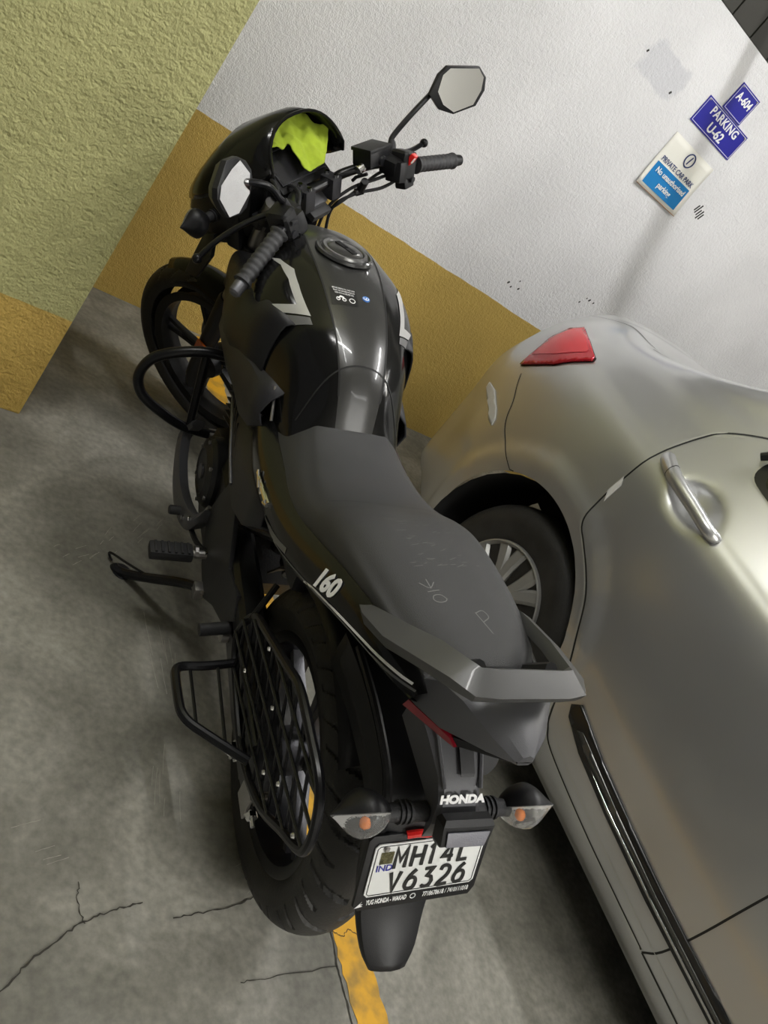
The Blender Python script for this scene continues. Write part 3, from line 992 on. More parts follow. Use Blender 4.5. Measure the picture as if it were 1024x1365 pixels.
for i in range(34):
    x = random.uniform(-.10, .02); y = random.uniform(-.055, .055)
    a = random.uniform(0, .5); l = random.uniform(.006, .018)
    B('scratch', scr([(x, y, .9), (x + l * .5 * math.sin(a), y - l * .5 * math.cos(a), .9), (x + l * math.sin(a) + .001, y - l * math.cos(a), .9)], .0006), M_SCR, seat)

# ---- side panels (gloss) under the seat
SPN = [(.44, (.128, .735), (.140, .705), (.138, .66)), (.36, (.130, .728), (.146, .700), (.142, .645)), (.226, (.134, .738), (.150, .705), (.144, .662)), (.13, (.134, .762), (.150, .73), (.150, .69)), (.05, (.130, .79), (.146, .76), (.149, .722)), (-.04, (.122, .824), (.136, .798), (.142, .763)),
       (-.12, (.113, .85), (.128, .828), (.132, .797)), (-.20, (.10, .862), (.117, .846), (.120, .826)), (-.25, (.094, .864), (.107, .852), (.110, .842)), (-.285, (.088, .862), (.096, .856), (.099, .852))]
def spanel(bm):
    rows = [catmull([(x, a[0] - .03, a[1] + .01), (x, *a), (x, *b), (x, *c), (x, c[0] - .03, c[1] - .012)], 3) for x, a, b, c in SPN]
    cols = list(zip(*rows)); cols = [catmull(c, 4) for c in cols]
    rows = list(zip(*cols))
    loft(bm, rows)
both('side_panel', spanel, M_GLOSS, sharp=60)
PAN = [o for o in bike.children if o.name.startswith('side_panel')]
PT = [bvh_of(o) for o in PAN]
for s, o, tr in ((1, PAN[0], PT[0]), (-1, PAN[1], PT[1])):
    ray = (0, -s, 0)
    # silver pinstripes
    B('pinstripe', strip(tr, [(-.005, s * .15, .752), (-.04, s * .15, .772), (-.12, s * .15, .807), (-.20, s * .14, .838), (-.27, s * .13, .861)], ray, .0035, .001), M_WHT, o)
    B('pinstripe', strip(tr, [(.14, s * .16, .692), (.05, s * .16, .731), (-.04, s * .15, .769), (-.12, s * .15, .802), (-.20, s * .14, .832), (-.28, s * .13, .86)], ray, .0030, .001), M_DSIL, o)
    B('pinstripe', strip(tr, [(.22, s * .16, .672), (.14, s * .16, .700), (.08, s * .16, .728)], ray, .010, .0008), M_DSIL, o)
# displacement figures 160
dx = Vector((-.085, -.011, .045)).normalized()
h = PT[0].ray_cast(Vector((-.050, .30, .797)), Vector((0, -1, 0)))
nn_ = h[1] if h[1].y > 0 else -h[1]
T = frame(h[0] + nn_ * .0012, dx, nn_.cross(dx))
B('figures', text_bm('160', .041, T, bold=.0015, sx=1.05, shear=.35, extrude=.0006), M_WHT, PAN[0], smooth=False)
# chrome emblem
bm = bmesh.new()
for p0, p1, r_ in (((.315, .152, .69), (.215, .152, .705), .003), ((.312, .153, .698), (.282, .153, .682), .003), ((.285, .153, .698), (.262, .153, .684), .003), ((.262, .154, .698), (.225, .154, .701), .0045), ((.235, .154, .69), (.215, .154, .700), .0035)):
    tube(bm, [p0, p1], r_, 8)
B('emblem', bm, M_CHR, PAN[0])
# ---- grab rail
bm = bmesh.new()
RP = [(-.125, .116, .838), (-.155, .115, .851), (-.218, .110, .888), (-.275, .100, .926), (-.318, .085, .945), (-.333, .072, .948), (-.335, .05, .949), (-.331, 0, .945), (-.325, -.05, .938), (-.320, -.072, .934), (-.302, -.084, .925), (-.24, -.096, .902), (-.159, -.108, .866), (-.12, -.112, .85)]
WD = [.004, .012, .020, .021, .020, .019, .018, .018, .018, .018, .014, .010, .009, .005]
P = [Vector(p) for p in RP]
rows = []
inner = Vector((-.19, 0, .90))
for i, p in enumerate(P):
    t = (P[min(i + 1, len(P) - 1)] - P[max(i - 1, 0)]).normalized()
    nz = Vector((-.42, 0, 1)) if 4 <= i <= 9 else Vector((-.3, .25 if i < 4 else -.25, 1))
    s = t.cross(nz).normalized(); nn = s.cross(t).normalized()
    if nn.z < 0: nn = -nn
    if s.dot(inner - p) < 0: s = -s
    wv = WD[i]; h = .008 if 0 < i < len(P) - 1 else .003
    rows.append([p - s * wv - nn * h, p - s * wv * 1.05, p - s * wv + nn * h, p + s * wv * .8 + nn * h * 1.1, p + s * wv, p + s * wv * .9 - nn * h])
V = loft(bm, rows, closed_v=True, cap0=True, cap1=True)
B('grab_rail', bm, M_RAIL, sharp=25)
for s in (1, -1):
    bm = bmesh.new(); tube(bm, [(-.30, s * .05, .935), (-.27, s * .05, .895)], .009, 8); B('rail_bolt', bm, M_BLK)

# ---- tail cowl
TC = [(-.14, .082, .838, .112, .81), (-.20, .086, .852, .110, .828), (-.255, .080, .866, .099, .838), (-.285, .070, .898, .088, .842), (-.32, .058, .908, .068, .846), (-.365, .034, .902, .036, .868), (-.392, .010, .893, .010, .885)]
bm = bmesh.new(); rows = []
for x, wt, zt, wb, zb in TC:
    rows.append([(x, -wb * .7, zb - .006), (x, -wb, zb), (x, -wt * 1.05, zt - .01), (x, -wt * .7, zt), (x, 0, zt + .004), (x, wt * .7, zt), (x, wt * 1.05, zt - .01), (x, wb, zb), (x, wb * .7, zb - .006)])
loft(bm, rows, closed_v=True, cap0=True, cap1=True)
B('tail_cowl', bm, M_TGREY, sharp=28)
def taillamp(bm):
    prism(bm, [(-.275, .092, .838), (-.335, .061, .848), (-.345, .056, .843), (-.335, .060, .839), (-.275, .096, .828)], (.006, -.02, 0))
both('tail_lamp', taillamp, M_REDL)
def tdark(bm):
    prism(bm, [(-.335, .056, .849), (-.388, .012, .884), (-.388, .012, .878), (-.34, .054, .840)], (.004, -.012, -.002))
both('tail_lamp_surround', tdark, M_BLK)

# ---- rear fender, lamp arm, plate, mudflap
FD = [(-.06, .705, .078, .06), (-.14, .712, .076, .06), (-.21, .706, .073, .06), (-.27, .690, .070, .055), (-.305, .665, .068, .05), (-.328, .63, .064, .045), (-.338, .585, .060, .03), (-.350, .54, .057, .02), (-.378, .49, .050, .014), (-.412, .455, .040, .010), (-.432, .435, .026, .006)]
bm = bmesh.new(); rows = []
for i, (x, z, hw, dp) in enumerate(FD):
    # depth direction points toward the wheel
    a = FD[min(i + 1, len(FD) - 1)]; b = FD[max(i - 1, 0)]
    t = Vector((a[0] - b[0], 0, a[1] - b[1])).normalized()
    nn = Vector((-t.z, 0, t.x)); nn = nn if nn.dot(Vector((-x, 0, .3 - z))) > 0 else -nn
    c = Vector((x, 0, z)); Y = Vector((0, 1, 0))
    rows.append([c + Y * hw + nn * dp, c + Y * hw * .99 + nn * dp * .5, c + Y * hw * .95, c + Y * hw * .55 - nn * .006, c - nn * .009, c - Y * hw * .55 - nn * .006, c - Y * hw * .95, c - Y * hw * .99 + nn * dp * .5, c - Y * hw + nn * dp])
rr = list(zip(*[catmull(c, 3) for c in zip(*rows)]))
loft(bm, rr)
fender = B('rear_fender', bm, M_BLK, solid=.004, sharp=30)
for s in (1, -1):
    bm = bmesh.new()
    tube(bm, catmull([(-.10, s * .070, .722), (-.2, s * .068, .718), (-.28, s * .064, .695), (-.318, s * .061, .66), (-.333, s * .058, .62)], 5), .006, 8); B('fender_rib', bm, M_BLK, fender)
# lamp arm
LA = [(-.235, .052, .80, .05), (-.29, .042, .782, .05), (-.33, .031, .758, .045), (-.352, .029, .738, .04), (-.368, .034, .715, .035)]
bm = bmesh.new(); rows = []
for x, hw, z, d_ in LA:
    rows.append([(x, -hw, z - d_), (x, -hw, z - .004), (x - .002, -hw * .8, z), (x - .002, hw * .8, z), (x, hw, z - .004), (x, hw, z - d_)])
loft(bm, rows, closed_v=True, cap0=True, cap1=True); arm_o = B('plate_lamp_arm', bm, M_TGREY, sharp=25)
bm = bmesh.new(); prism(bm, [(-.275, .004, .794), (-.335, .004, .762), (-.335, -.016, .762), (-.275, -.018, .794)], (.003, 0, .004)); 
B('arm_groove', bm, M_BLK, arm_o)
for s in (1,-1):
    bm = bmesh.new(); tube(bm, [(-.275, s * .034, .795), (-.345, s * .026, .752)], .003, 6); B('arm_ridge', bm, M_TGREY, arm_o)
LB = frame((-.385, 0, .700), (0, -1, 0), (-.52, 0, -1))
bm = bmesh.new()
rows = []
for v, hw, d_ in ((-.016, .036, .020), (0, .038, .022), (.022, .035, .020), (.030, .030, .012)):
    rows.append([LB @ Vector((-hw, v, -.02)), LB @ Vector((-hw, v, d_ * -.2)), LB @ Vector((-hw * .85, v, -.014)) , LB @ Vector((hw * .85, v, -.014)), LB @ Vector((hw, v, d_ * -.2)), LB @ Vector((hw, v, -.02))])
bm.free(); bm = bmesh.new()
C0 = Vector((-.376, -.001, .722))
ux = Vector((0, -1, 0)); ud = Vector((-.42, 0, -1)).normalized(); un = ud.cross(ux).normalized()
if un.x > 0: un = -un
def Q(a, b, c): return C0 + ux * a + ud * b + un * c
rows = [[Q(-.033, -.018, .0), Q(-.033, -.018, .014), Q(.033, -.018, .014), Q(.033, -.018, .0)],
        [Q(-.036, -.010, -.004), Q(-.036, -.010, .018), Q(.036, -.010, .018), Q(.036, -.010, -.004)],
        [Q(-.034, .018, -.004), Q(-.033, .018, .018), Q(.033, .018, .018), Q(.034, .018, -.004)],
        [Q(-.030, .026, -.004), Q(-.028, .026, .008), Q(.028, .026, .008), Q(.030, .026, -.004)]]
loft(bm, rows, closed_v=True, cap0=True, cap1=True)
lampb = B('plate_lamp', bm, M_BLK, sharp=25)
bm = bmesh.new(); t_ = bmesh.new()
prism(bm, [Q(-.030, -.004, .019), Q(.030, -.004, .019), Q(.027, .017, .019), Q(-.027, .017, .019)], un * .002, bev=.0008); B('lamp_lens', bm, M_REFL, lampb)
T = frame(Vector((-.3525, .001, .7475)), (0, -1, .02), Vector((.60, 0, 1)))
nT = Vector((T[0][2], T[1][2], T[2][2]))
B('lettering', text_bm('HONDA', .0150, Matrix.Translation(nT * .004 - Vector((.0, 0, .004))) @ T, bold=.0009, sx=1.12), M_WHT, arm_o, smooth=False, label='white maker lettering')

# number plate
PX = Vector((.008, -.196, -.0015)).normalized(); PDn = Vector((-.036, -.003, -.092)).normalized()
PX = (PX - PDn * PX.dot(PDn)).normalized()
PC = Vector((-.360, -.019, .584)); PN = PX.cross(-PDn).normalized()
if PN.x > 0: PN = -PN
PF = Matrix((PX, -PDn, PN)).transposed().to_4x4(); PF.translation = PC
bm = bmesh.new()
prism(bm, [PF @ Vector(p) for p in ((-.090, .055, -.004), (.090, .055, -.004), (.096, .048, -.004), (.095, -.055, -.004), (.088, -.068, -.004), (-.088, -.068, -.004), (-.096, -.060, -.004), (-.096, .048, -.004))], PN * -.006, bev=.0015)
holder = B('plate_holder', bm, M_BLK, sharp=30)
bm = bmesh.new()
prism(bm, [PF @ Vector((x, y, -.003)) for x, y in ((-.081, .043), (.081, .043), (.086, .038), (.086, -.038), (.081, -.043), (-.081, -.043), (-.086, -.038), (-.086, .038))], PN * .0022, bev=.0006)
plate = B('number_plate', bm, M_PLATE)
bm = bmesh.new()
tube(bm, [PF @ Vector((x, y, -.0004)) for x, y in ((-.079, .040), (.079, .040), (.0825, .0365), (.0825, -.0365), (.079, -.040), (-.079, -.040), (-.0825, -.0365), (-.0825, .0365))], .0006, 5, closed=True)
B('plate_border', bm, M_PBLK, plate)
GL_ = {'M': [[(0, 0), (0, 1), (.5, .35), (1, 1), (1, 0)]], 'H': [[(0, 0), (0, 1)], [(1, 0), (1, 1)], [(0, .5), (1, .5)]], '1': [[(.2, .82), (.6, 1), (.6, 0)]], '4': [[(.75, 0), (.75, 1), (0, .28), (1, .28)]], 'L': [[(0, 1), (0, 0), (.85, 0)]],
       'V': [[(0, 1), (.5, 0), (1, 1)]], '6': [[(.85, 1), (.35, .72), (.02, .32), (.12, .06), (.5, 0), (.88, .08), (1, .32), (.88, .54), (.5, .60), (.12, .50)]], '3': [[(.05, .97), (.9, .97), (.42, .58), (.85, .5), (1, .28), (.82, .04), (.4, 0), (.02, .08)]],
       '2': [[(.05, .78), (.2, .96), (.55, 1), (.9, .9), (.96, .68), (.75, .42), (0, 0), (1, 0)]]}
def glyph(ch, x0, y0, wd, ht, st):
    bm = bmesh.new()
    for line in GL_[ch]:
        pts = [Vector((x0 + u * wd, y0 + v * ht, 0)) for u, v in line]
        if ch in '632' : pts = [pts[0]] + catmull(pts, 4)[1:-1] + [pts[-1]] if ch != '3' else pts
        n = len(pts); L_, R_ = [], []
        for i, p in enumerate(pts):
            d1 = (p - pts[i - 1]).normalized() if i else (pts[1] - p).normalized()
            d2 = (pts[i + 1] - p).normalized() if i < n - 1 else d1
            t = (d1 + d2); t = t.normalized() if t.length > .1 else d1
            m_ = Vector((-t.y, t.x, 0)) * (st / 2) / max(.55, t.dot(d1))
            L_.append(p + m_); R_.append(p - m_)
        rows = [[l, l + Vector((0, 0, .001)), r + Vector((0, 0, .001)), r] for l, r in zip(L_, R_)]
        loft(bm, rows, closed_v=True, cap0=True, cap1=True)
    bmesh.ops.transform(bm, matrix=PF, verts=bm.verts)
    B('plate_letter', bm, M_PBLK, plate, smooth=False)
for k, ch in enumerate('MH14L'):
    glyph(ch, (-.052, -.026, -.003, .022, .049)[k], .002, .016 if ch != '1' else .012, .033, .0050)
for k, ch in enumerate('V6326'):
    glyph(ch, (-.053, -.027, -.001, .025, .050)[k], -.037, .0155, .032, .0050)
B('lettering', text_bm('IND', .014, PF @ Matrix.Translation((-.066, .004, 0)), bold=.0002, extrude=.0003), M_BLU, plate, smooth=False)
bm = bmesh.new(); box(bm, (0, 0, 0), (.019, .019, .0006)); B('hologram', bm, mat('hologram_foil', (.16, .15, .08), .25, metal=.7, var=.6, vscale=120), plate, xf=PF @ Matrix.Translation((-.066, .021, 0)), smooth=False)
for sx_ in (-.070, .074):
    bm = bmesh.new(); lathe(bm, [(0, .003), (.003, .003), (.0045, .0015), (.0045, 0)], 14, axis='Z', xf=PF @ Matrix.Translation((sx_, .0365, 0))); B('plate_screw', bm, M_STEEL, plate)
B('lettering', text_bm('YUG HONDA - WAKAD', .0115, PF @ Matrix.Translation((-.047, -.055, -.0032)), bold=.0002, sx=.50, extrude=.0003), M_WHT, holder, smooth=False)
B('lettering', text_bm('7718678618 / 7410111018', .0115, PF @ Matrix.Translation((.0465, -.055, -.0032)), bold=.0000, sx=.60, extrude=.0003), M_WHT, holder, smooth=False)
bm = bmesh.new(); prism(bm, [PF @ Vector(p) for p in ((-.094, -.062, -.0036), (-.084, -.052, -.0036), (-.087, -.056, -.0036), (-.082, -.0565, -.0036), (-.086, -.0585, -.0036), (-.082, -.060, -.0036))], PN * .0004); B('wing_mark', bm, M_WHT, holder, smooth=False)
bm = bmesh.new(); tube(bm, [PF @ Vector((-.006 + .004 * math.cos(a * math.pi / 8), -.055 + .004 * math.sin(a * math.pi / 8), -.0036)) for a in range(16)], .0006, 5, closed=True); B('phone_mark', bm, M_WHT, holder, smooth=False)
bm = bmesh.new(); tube(bm, catmull([PF @ Vector(p) for p in ((-.045, .056, 0), (-.03, .060, .004), (-.012, .058, .004), (0, .062, 0))], 4), .0055, 8); B('red_tie', bm, M_RED)
bm = bmesh.new(); box(bm, (-.338, 0, .60), (.02, .07, .09), rot=(0, R(22), 0), bev=.004); B('plate_bracket', bm, M_BLK)

# rear indicators
def indicator(c, s, steer=False, out=.085, fwd=False, hs=1.0):
    """stalk + pod; lens faces rearwards (or forwards)"""
    c = Vector(c)
    bm = bmesh.new(); d_ = -1 if not fwd else 1
    rows = []
    n = 11
    prof = []
    for i in range(n + 1):
        u = i / n
        y = -.030 + u * .078
        wv = max(.0, math.sin(math.pi * min(1, u * .93 + .07)) ** .62)
        if u > .45: wv *= 1 - ((u - .45) / .55) ** 1.3 * .80
        prof.append((y, (.038 * wv + .001) * hs, (.030 * wv + .001) * hs))
    def pod(half):
        b = bmesh.new(); rws = []
        for y, hh, dd in prof:
            rg = []
            for k in range(13):
                a = math.pi * k / 12
                xx = math.sin(a) * dd * (1.0 if half > 0 else .95) * half
                rg.append(c + Vector((xx * -d_, s * y, math.cos(a) * hh)))
            rws.append(rg)
        loft(b, rws, closed_v=True, cap0=True, cap1=True)
        return b
    tilt = Matrix.Translation(c) @ Matrix.Rotation(R(-28) if not fwd else R(15), 4, 'Y') @ Matrix.Rotation(R(8) * s, 4, 'X') @ Matrix.Translation(-c)
    xf = STE @ tilt if steer else tilt
    body = obj('indicator', pod(1), M_BLK, bike, xf=xf, sharp=40)
    obj('indicator_lens', pod(-1), M_CLR, body, xf=xf)
    b = bmesh.new(); bmesh.ops.create_uvsphere(b, u_segments=12, v_segments=8, radius=.0065)
    bmesh.ops.translate(b, vec=c + Vector((d_ * .008, s * -.002, 0)), verts=b.verts)
    obj('bulb', b, mat('orange_bulb', (.75, .2, .02), .25), body, xf=xf)
    b = bmesh.new(); rws = []
    for y, hh, dd in prof[1:-1]:
        rws.append([c + Vector((d_ * .001, s * y, hh * .93)), c + Vector((d_ * .001, s * y, -hh * .93))])
    loft(b, rws); obj('reflector_bowl', b, mat('bowl_silver', (.85, .85, .85), .3, metal=.3), body, xf=xf)
    b = bmesh.new()
    path = [c + Vector((.0, -s * out, 0)), c + Vector((0, -s * .045, 0)), c + Vector((0, -s * .022, 0))]
    tube(b, path, [.0135, .0125, .011], 12)
    for q in (.045, .052, .059): tube(b, [c + Vector((0, -s * q, 0)), c + Vector((0, -s * (q + .003), 0))], .0155, 12)
    obj('indicator_stalk', b, M_RUB, body, xf=(STE if steer else None))
indicator((-.345, .116, .702), 1); indicator((-.345, -.116, .702), -1)

# ---- frame, engine
def ftube(pts, r, name='frame_tube', m=None):
    def f(bm): tube(bm, catmull(pts, 5), r, 10)
    both(name, f, m or M_MBLK)
bm = bmesh.new(); tube(bm, catmull([(1.02, 0, .86), (.90, 0, .80), (.70, 0, .76), (.48, 0, .70), (.42, 0, .58), (.44, 0, .40)], 5), .024, 12); B('main_frame', bm, M_MBLK)
bm = bmesh.new(); tube(bm, catmull([(1.04, 0, .80), (.97, 0, .66), (.90, 0, .48), (.86, 0, .36)], 5), .02, 12); B('down_tube', bm, M_MBLK)
ftube([(.45, .05, .70), (.30, .095, .70), (.12, .10, .765), (-.05, .09, .82), (-.22, .07, .86)], .014)
ftube([(.44, .08, .45), (.25, .095, .60), (.05, .095, .76)], .012)
bm = bmesh.new(); tube(bm, [(1.005, 0, .90), (1.075, 0, .75)], .030, 16); B('head_tube', bm, M_MBLK)
# crankcase
bm = bmesh.new(); rows = []
for y, s in ((-.125, .80), (-.115, .96), (-.06, 1.0), (.06, 1.0), (.10, .96), (.112, .82)):
    c = Vector((.66, 0, .345))
    prof = [(-.225, -.055), (-.20, -.115), (-.10, -.145), (.08, -.145), (.17, -.10), (.195, -.01), (.17, .07), (.06, .10), (-.10, .10), (-.20, .06)]
    rows.append([c + Vector((a * s, y, b * s)) for a, b in prof])
loft(bm, rows, closed_v=True, cap0=True, cap1=True); eng = B('crankcase', bm, M_ENG, sharp=30)
bm = bmesh.new(); lathe(bm, [(.085, .10), (.085, .122), (.078, .132), (.055, .140), (.05, .137), (.0, .137)], 36, c=(.71, 0, .365)); B('alternator_cover', bm, M_ENG, eng, sharp=25)
bm = bmesh.new(); lathe(bm, [(.018, .134), (.018, .142), (.0, .142)], 24, c=(.71, 0, .365)); B('timing_cap', bm, M_ALU, eng)
for k in range(6):
    a = k * math.pi / 3 + .3
    bm = bmesh.new(); lathe(bm, [(.0, .137), (.005, .137), (.005, .128)], 8, c=(.71 + .074 * math.cos(a), 0, .365 + .074 * math.sin(a))); B('cover_bolt', bm, M_STEEL, eng)
bm = bmesh.new(); lathe(bm, [(.06, .09), (.06, .118), (.052, .124), (0, .124)], 28, c=(.53, 0, .37)); B('sprocket_cover', bm, M_BLK, eng, sharp=25)
bm = bmesh.new(); lathe(bm, [(.09, -.10), (.09, -.135), (.08, -.145), (0, -.148)], 32, c=(.62, 0, .35)); B('clutch_cover', bm, M_ENG, eng, sharp=25)
# cylinder and fins, leaning forwards
CY = Matrix.Translation((.78, 0, .44)) @ Matrix.Rotation(R(18), 4, 'Y')
bm = bmesh.new(); box(bm, (0, 0, .10), (.13, .13, .22), bev=.01); cyl = B('cylinder', bm, M_ENG, xf=CY)
for k in range(9):
    bm = bmesh.new(); box(bm, (0, 0, .01 + k * .016), (.165, .17, .004), bev=.0015); B('cooling_fin', bm, M_ENG, cyl, xf=CY, smooth=False)
bm = bmesh.new(); box(bm, (0, 0, .205), (.15, .19, .10), bev=.02); B('cylinder_head', bm, M_ENG, cyl, xf=CY)
bm = bmesh.new(); box(bm, (-.01, 0, .275), (.12, .15, .05), bev=.018); B('rocker_cover', bm, M_BLK, cyl, xf=CY)
# outer crescent guard by the alternator cover
bm = bmesh.new(); rows = []
for x, z, h_, y in ((.83, .41, .012, .150), (.852, .37, .022, .166), (.845, .335, .028, .170), (.80, .295, .028, .172), (.73, .272, .028, .170), (.66, .275, .028, .164), (.60, .30, .026, .155), (.575, .345, .018, .14)):
    rows.append([(x, y - .02, z - h_ * .7), (x, y + .006, z - h_), (x, y + .010, z), (x, y + .002, z + h_), (x, y - .02, z + h_ * .8)])
loft(bm, list(zip(*[catmull(c, 3) for c in zip(*rows)])), closed_v=True, cap0=True, cap1=True); B('engine_side_guard', bm, M_ALU, sharp=40)
for p in ((.63, .168, .285), (.60, .16, .31)):
    bm = bmesh.new(); lathe(bm, [(0, .006), (.007, .006), (.007, 0)], 6, c=p); B('guard_bolt', bm, M_CHR)
# belly / exhaust down pipe and silencer (right side)
bm = bmesh.new(); tube(bm, catmull([(.90, 0, .52), (.955, -.02, .42), (.93, -.05, .26), (.78, -.09, .185), (.50, -.12, .20), (.33, -.15, .25)], 6), .020, 14); B('exhaust_pipe', bm, mat('heat_dark_steel', (.06, .055, .05), .4, metal=.9))
bm = bmesh.new(); tube(bm, catmull([(.36, -.15, .245), (.26, -.160, .30), (.02, -.175, .44), (-.19, -.182, .572)], 4), [.02, .032, .046, .05, .05, .05, .05, .05, .05, .05, .05, .046, .03], 18); B('silencer', bm, M_BLK)
bm = bmesh.new(); tube(bm, [(.08, -.212, .42), (-.10, -.218, .52)], [.026, .022], 12); B('heat_shield', bm, M_ALU)
# rear shock
bm = bmesh.new(); tube(bm, [(.36, 0, .40), (.28, 0, .66)], .012, 10); sh = B('shock_absorber', bm, M_STEEL)
bm = bmesh.new(); hx = []
for k in range(120):
    u = k / 119; a = u * 2 * math.pi * 7
    c = Vector((.36, 0, .40)).lerp(Vector((.28, 0, .66)), .15 + .7 * u)
    hx.append(c + Vector((.027 * math.cos(a), .027 * math.sin(a), .027 * math.cos(a) * .3)))
tube(bm, hx, .0055, 6); B('coil_spring', bm, M_MBLK, sh)
bm = bmesh.new(); box(bm, (.24, 0, .60), (.14, .15, .13), bev=.03); B('air_box', bm, M_DGREY)
bm = bmesh.new(); box(bm, (.13, .03, .68), (.12, .10, .08), bev=.02); B('battery_box', bm, M_BLK)
# inner mudguard between seat and tyre
bm = bmesh.new(); rows = []
for k in range(9):
    a = R(30 + k * 12)
    cx_, cz_ = .345 * math.cos(a), .307 + .345 * math.sin(a)
    rows.append([(cx_, y, cz_ - .02 * (abs(y) / .07) ** 2) for y in (-.07, -.05, -.02, 0, .02, .05, .07)])
loft(bm, rows); B('inner_mudguard', bm, M_BLK, solid=.004)

# ---- footpeg plates, pegs, levers
def plate_(bm):
    prism(bm, [(.60, .118, .33), (.52, .12, .25), (.43, .122, .235), (.36, .122, .29), (.28, .122, .33), (.22, .122, .40), (.25, .122, .44), (.34, .122, .42), (.42, .12, .50), (.50, .12, .52), (.56, .118, .42)], (0, .010, 0), bev=.003)
both('footrest_plate', plate_, M_DGREY, sharp=30)
bm = bmesh.new(); box(bm, (.505, .208, .295), (.040, .095, .024), bev=.008); pg = B('footpeg', bm, M_RUB)
for k in range(6):
    bm = bmesh.new(); box(bm, (.505, .172 + k * .014, .308), (.034, .006, .005), bev=.002); B('peg_tread', bm, M_RUB, pg)
bm = bmesh.new(); tube(bm, [(.505, .125, .293), (.505, .165, .293)], .010, 10); tube(bm, [(.505, .150, .30), (.505, .158, .30)], .014, 8); B('peg_bracket', bm, M_STEEL)
bm = bmesh.new(); box(bm, (.505, -.208, .295), (.040, .095, .024), bev=.008); B('footpeg', bm, M_RUB)
bm = bmesh.new(); tube(bm, catmull([(.50, .128, .300), (.55, .145, .285), (.60, .150, .275), (.635, .152, .275), (.665, .155, .275)], 4), .0065, 8); gl = B('gear_lever', bm, M_MBLK)
bm = bmesh.new(); tube(bm, [(.665, .155, .275), (.665, .160, .275), (.665, .195, .275), (.665, .198, .275)], [.007, .0115, .0115, .009], 12); B('lever_rubber', bm, M_RUB, gl)
bm = bmesh.new(); tube(bm, [(.60, .150, .285), (.59, .13, .36)], .005, 8); B('shift_rod', bm, M_STEEL, gl)
bm = bmesh.new(); tube(bm, catmull([(.50, -.13, .30), (.57, -.16, .27), (.66, -.17, .265)], 4), .007, 8); B('brake_pedal', bm, M_MBLK)
# side stand
bm = bmesh.new(); pts = catmull([(.44, .118, .245), (.50, .160, .205), (.57, .215, .14), (.625, .262, .092), (.640, .285, .0885), (.652, .290, .093)], 5)
tube(bm, pts, [.012] * (len(pts) - 4) + [.0115, .011, .0105, .010], 10); stand = B('side_stand', bm, M_MBLK)
bm = bmesh.new(); c = Vector((.640, .272, .0815)); 
lathe(bm, [(.0, .0), (.024, .0), (.026, .002), (.024, .0045), (0, .0045)], 20, axis='Z', xf=Matrix.Rotation(R(16.9), 4, 'X'), c=c); B('stand_foot', bm, M_MBLK, stand)
bm = bmesh.new(); tube(bm, catmull([(.585, .225, .135), (.625, .262, .125), (.665, .300, .118), (.672, .303, .105), (.660, .296, .097)], 4), .0032, 6); B('stand_tang', bm, M_MBLK, stand)
bm = bmesh.new(); tube(bm, [(.43, .132, .25), (.47, .148, .225)], .004, 6); box(bm, (.452, .14, .235), (.03, .02, .03), bev=.005); B('stand_spring', bm, M_STEEL, stand)
# pillion pegs (folded) with rubbers
for s in (1, -1):
    bm = bmesh.new(); tube(bm, [(.24, s * .125, .36), (.235, s * .185, .355)], .013, 12); B('pillion_peg', bm, M_RUB)
    bm = bmesh.new(); tube(bm, [(.25, s * .115, .33), (.25, s * .135, .33)], .018, 12); B('peg_mount', bm, M_STEEL)

# ---- saree guard (left) with its fold-out foot loop
bm = bmesh.new()
loop = [(.115, .135, .53), (.04, .14, .575), (-.06, .142, .625), (-.12, .142, .652), (-.20, .142, .655), (-.275, .142, .65), (-.31, .142, .61), (-.318, .142, .565), (-.30, .142, .535), (-.255, .142, .495), (-.18, .142, .425), (-.10, .142, .385), (-.03, .142, .372), (.05, .142, .385), (.13, .14, .40), (.165, .138, .43), (.15, .135, .49)]
tube(bm, catmull(loop, 4, True), .0075, 10, closed=True); sg = B('saree_guard', bm, M_MBLK)
# lattice wires clipped to the loop
LP = [(p.x, p.z) for p in catmull(loop, 4, True)]
def clip(o, d):
    hits = []
    n = len(LP)
    for i in range(n):
        x1, z1 = LP[i]; x2, z2 = LP[(i + 1) % n]
        ex, ez = x2 - x1, z2 - z1
        den = d[0] * ez - d[1] * ex
        if abs(den) < 1e-9: continue
        t = ((x1 - o[0]) * ez - (z1 - o[1]) * ex) / den
        u = ((x1 - o[0]) * d[1] - (z1 - o[1]) * d[0]) / den
        if 0 <= u < 1: hits.append(t)
    return (min(hits), max(hits)) if len(hits) >= 2 else None
for fam, dd, yo in ((0, (.55, .84), .139), (1, (.98, -.15), .1445)):
    dv = Vector((dd[0], dd[1])).normalized(); nv = Vector((-dv.y, dv.x))
    for k in range(-7, 8):
        o = Vector((-.08, .51)) + nv * (k * .044 + .01)
        c = clip((o.x, o.y), (dv.x, dv.y))
        if c and c[1] - c[0] > .03:
            a = o + dv * c[0]; b = o + dv * c[1]
            bm = bmesh.new(); tube(bm, [(a.x, yo, a.y), (b.x, yo, b.y)], .0028, 6); B('guard_wire', bm, M_MBLK, sg)
bm = bmesh.new()
hoop = roundpath([(.118, .142, .405), (.108, .200, .405), (.105, .252, .408), (.060, .254, .415), (-.010, .252, .42), (-.045, .205, .415), (-.085, .146, .408)], .028, 5)
tube(bm, hoop, .0085, 10); hp = B('foot_loop', bm, M_MBLK)
for a, b in (((.107, .225, .405), (-.028, .228, .418)), ((.112, .175, .405), (-.06, .182, .412))):
    bm = bmesh.new(); tube(bm, [a, b], .0032, 6); B('loop_bar', bm, M_MBLK, hp)
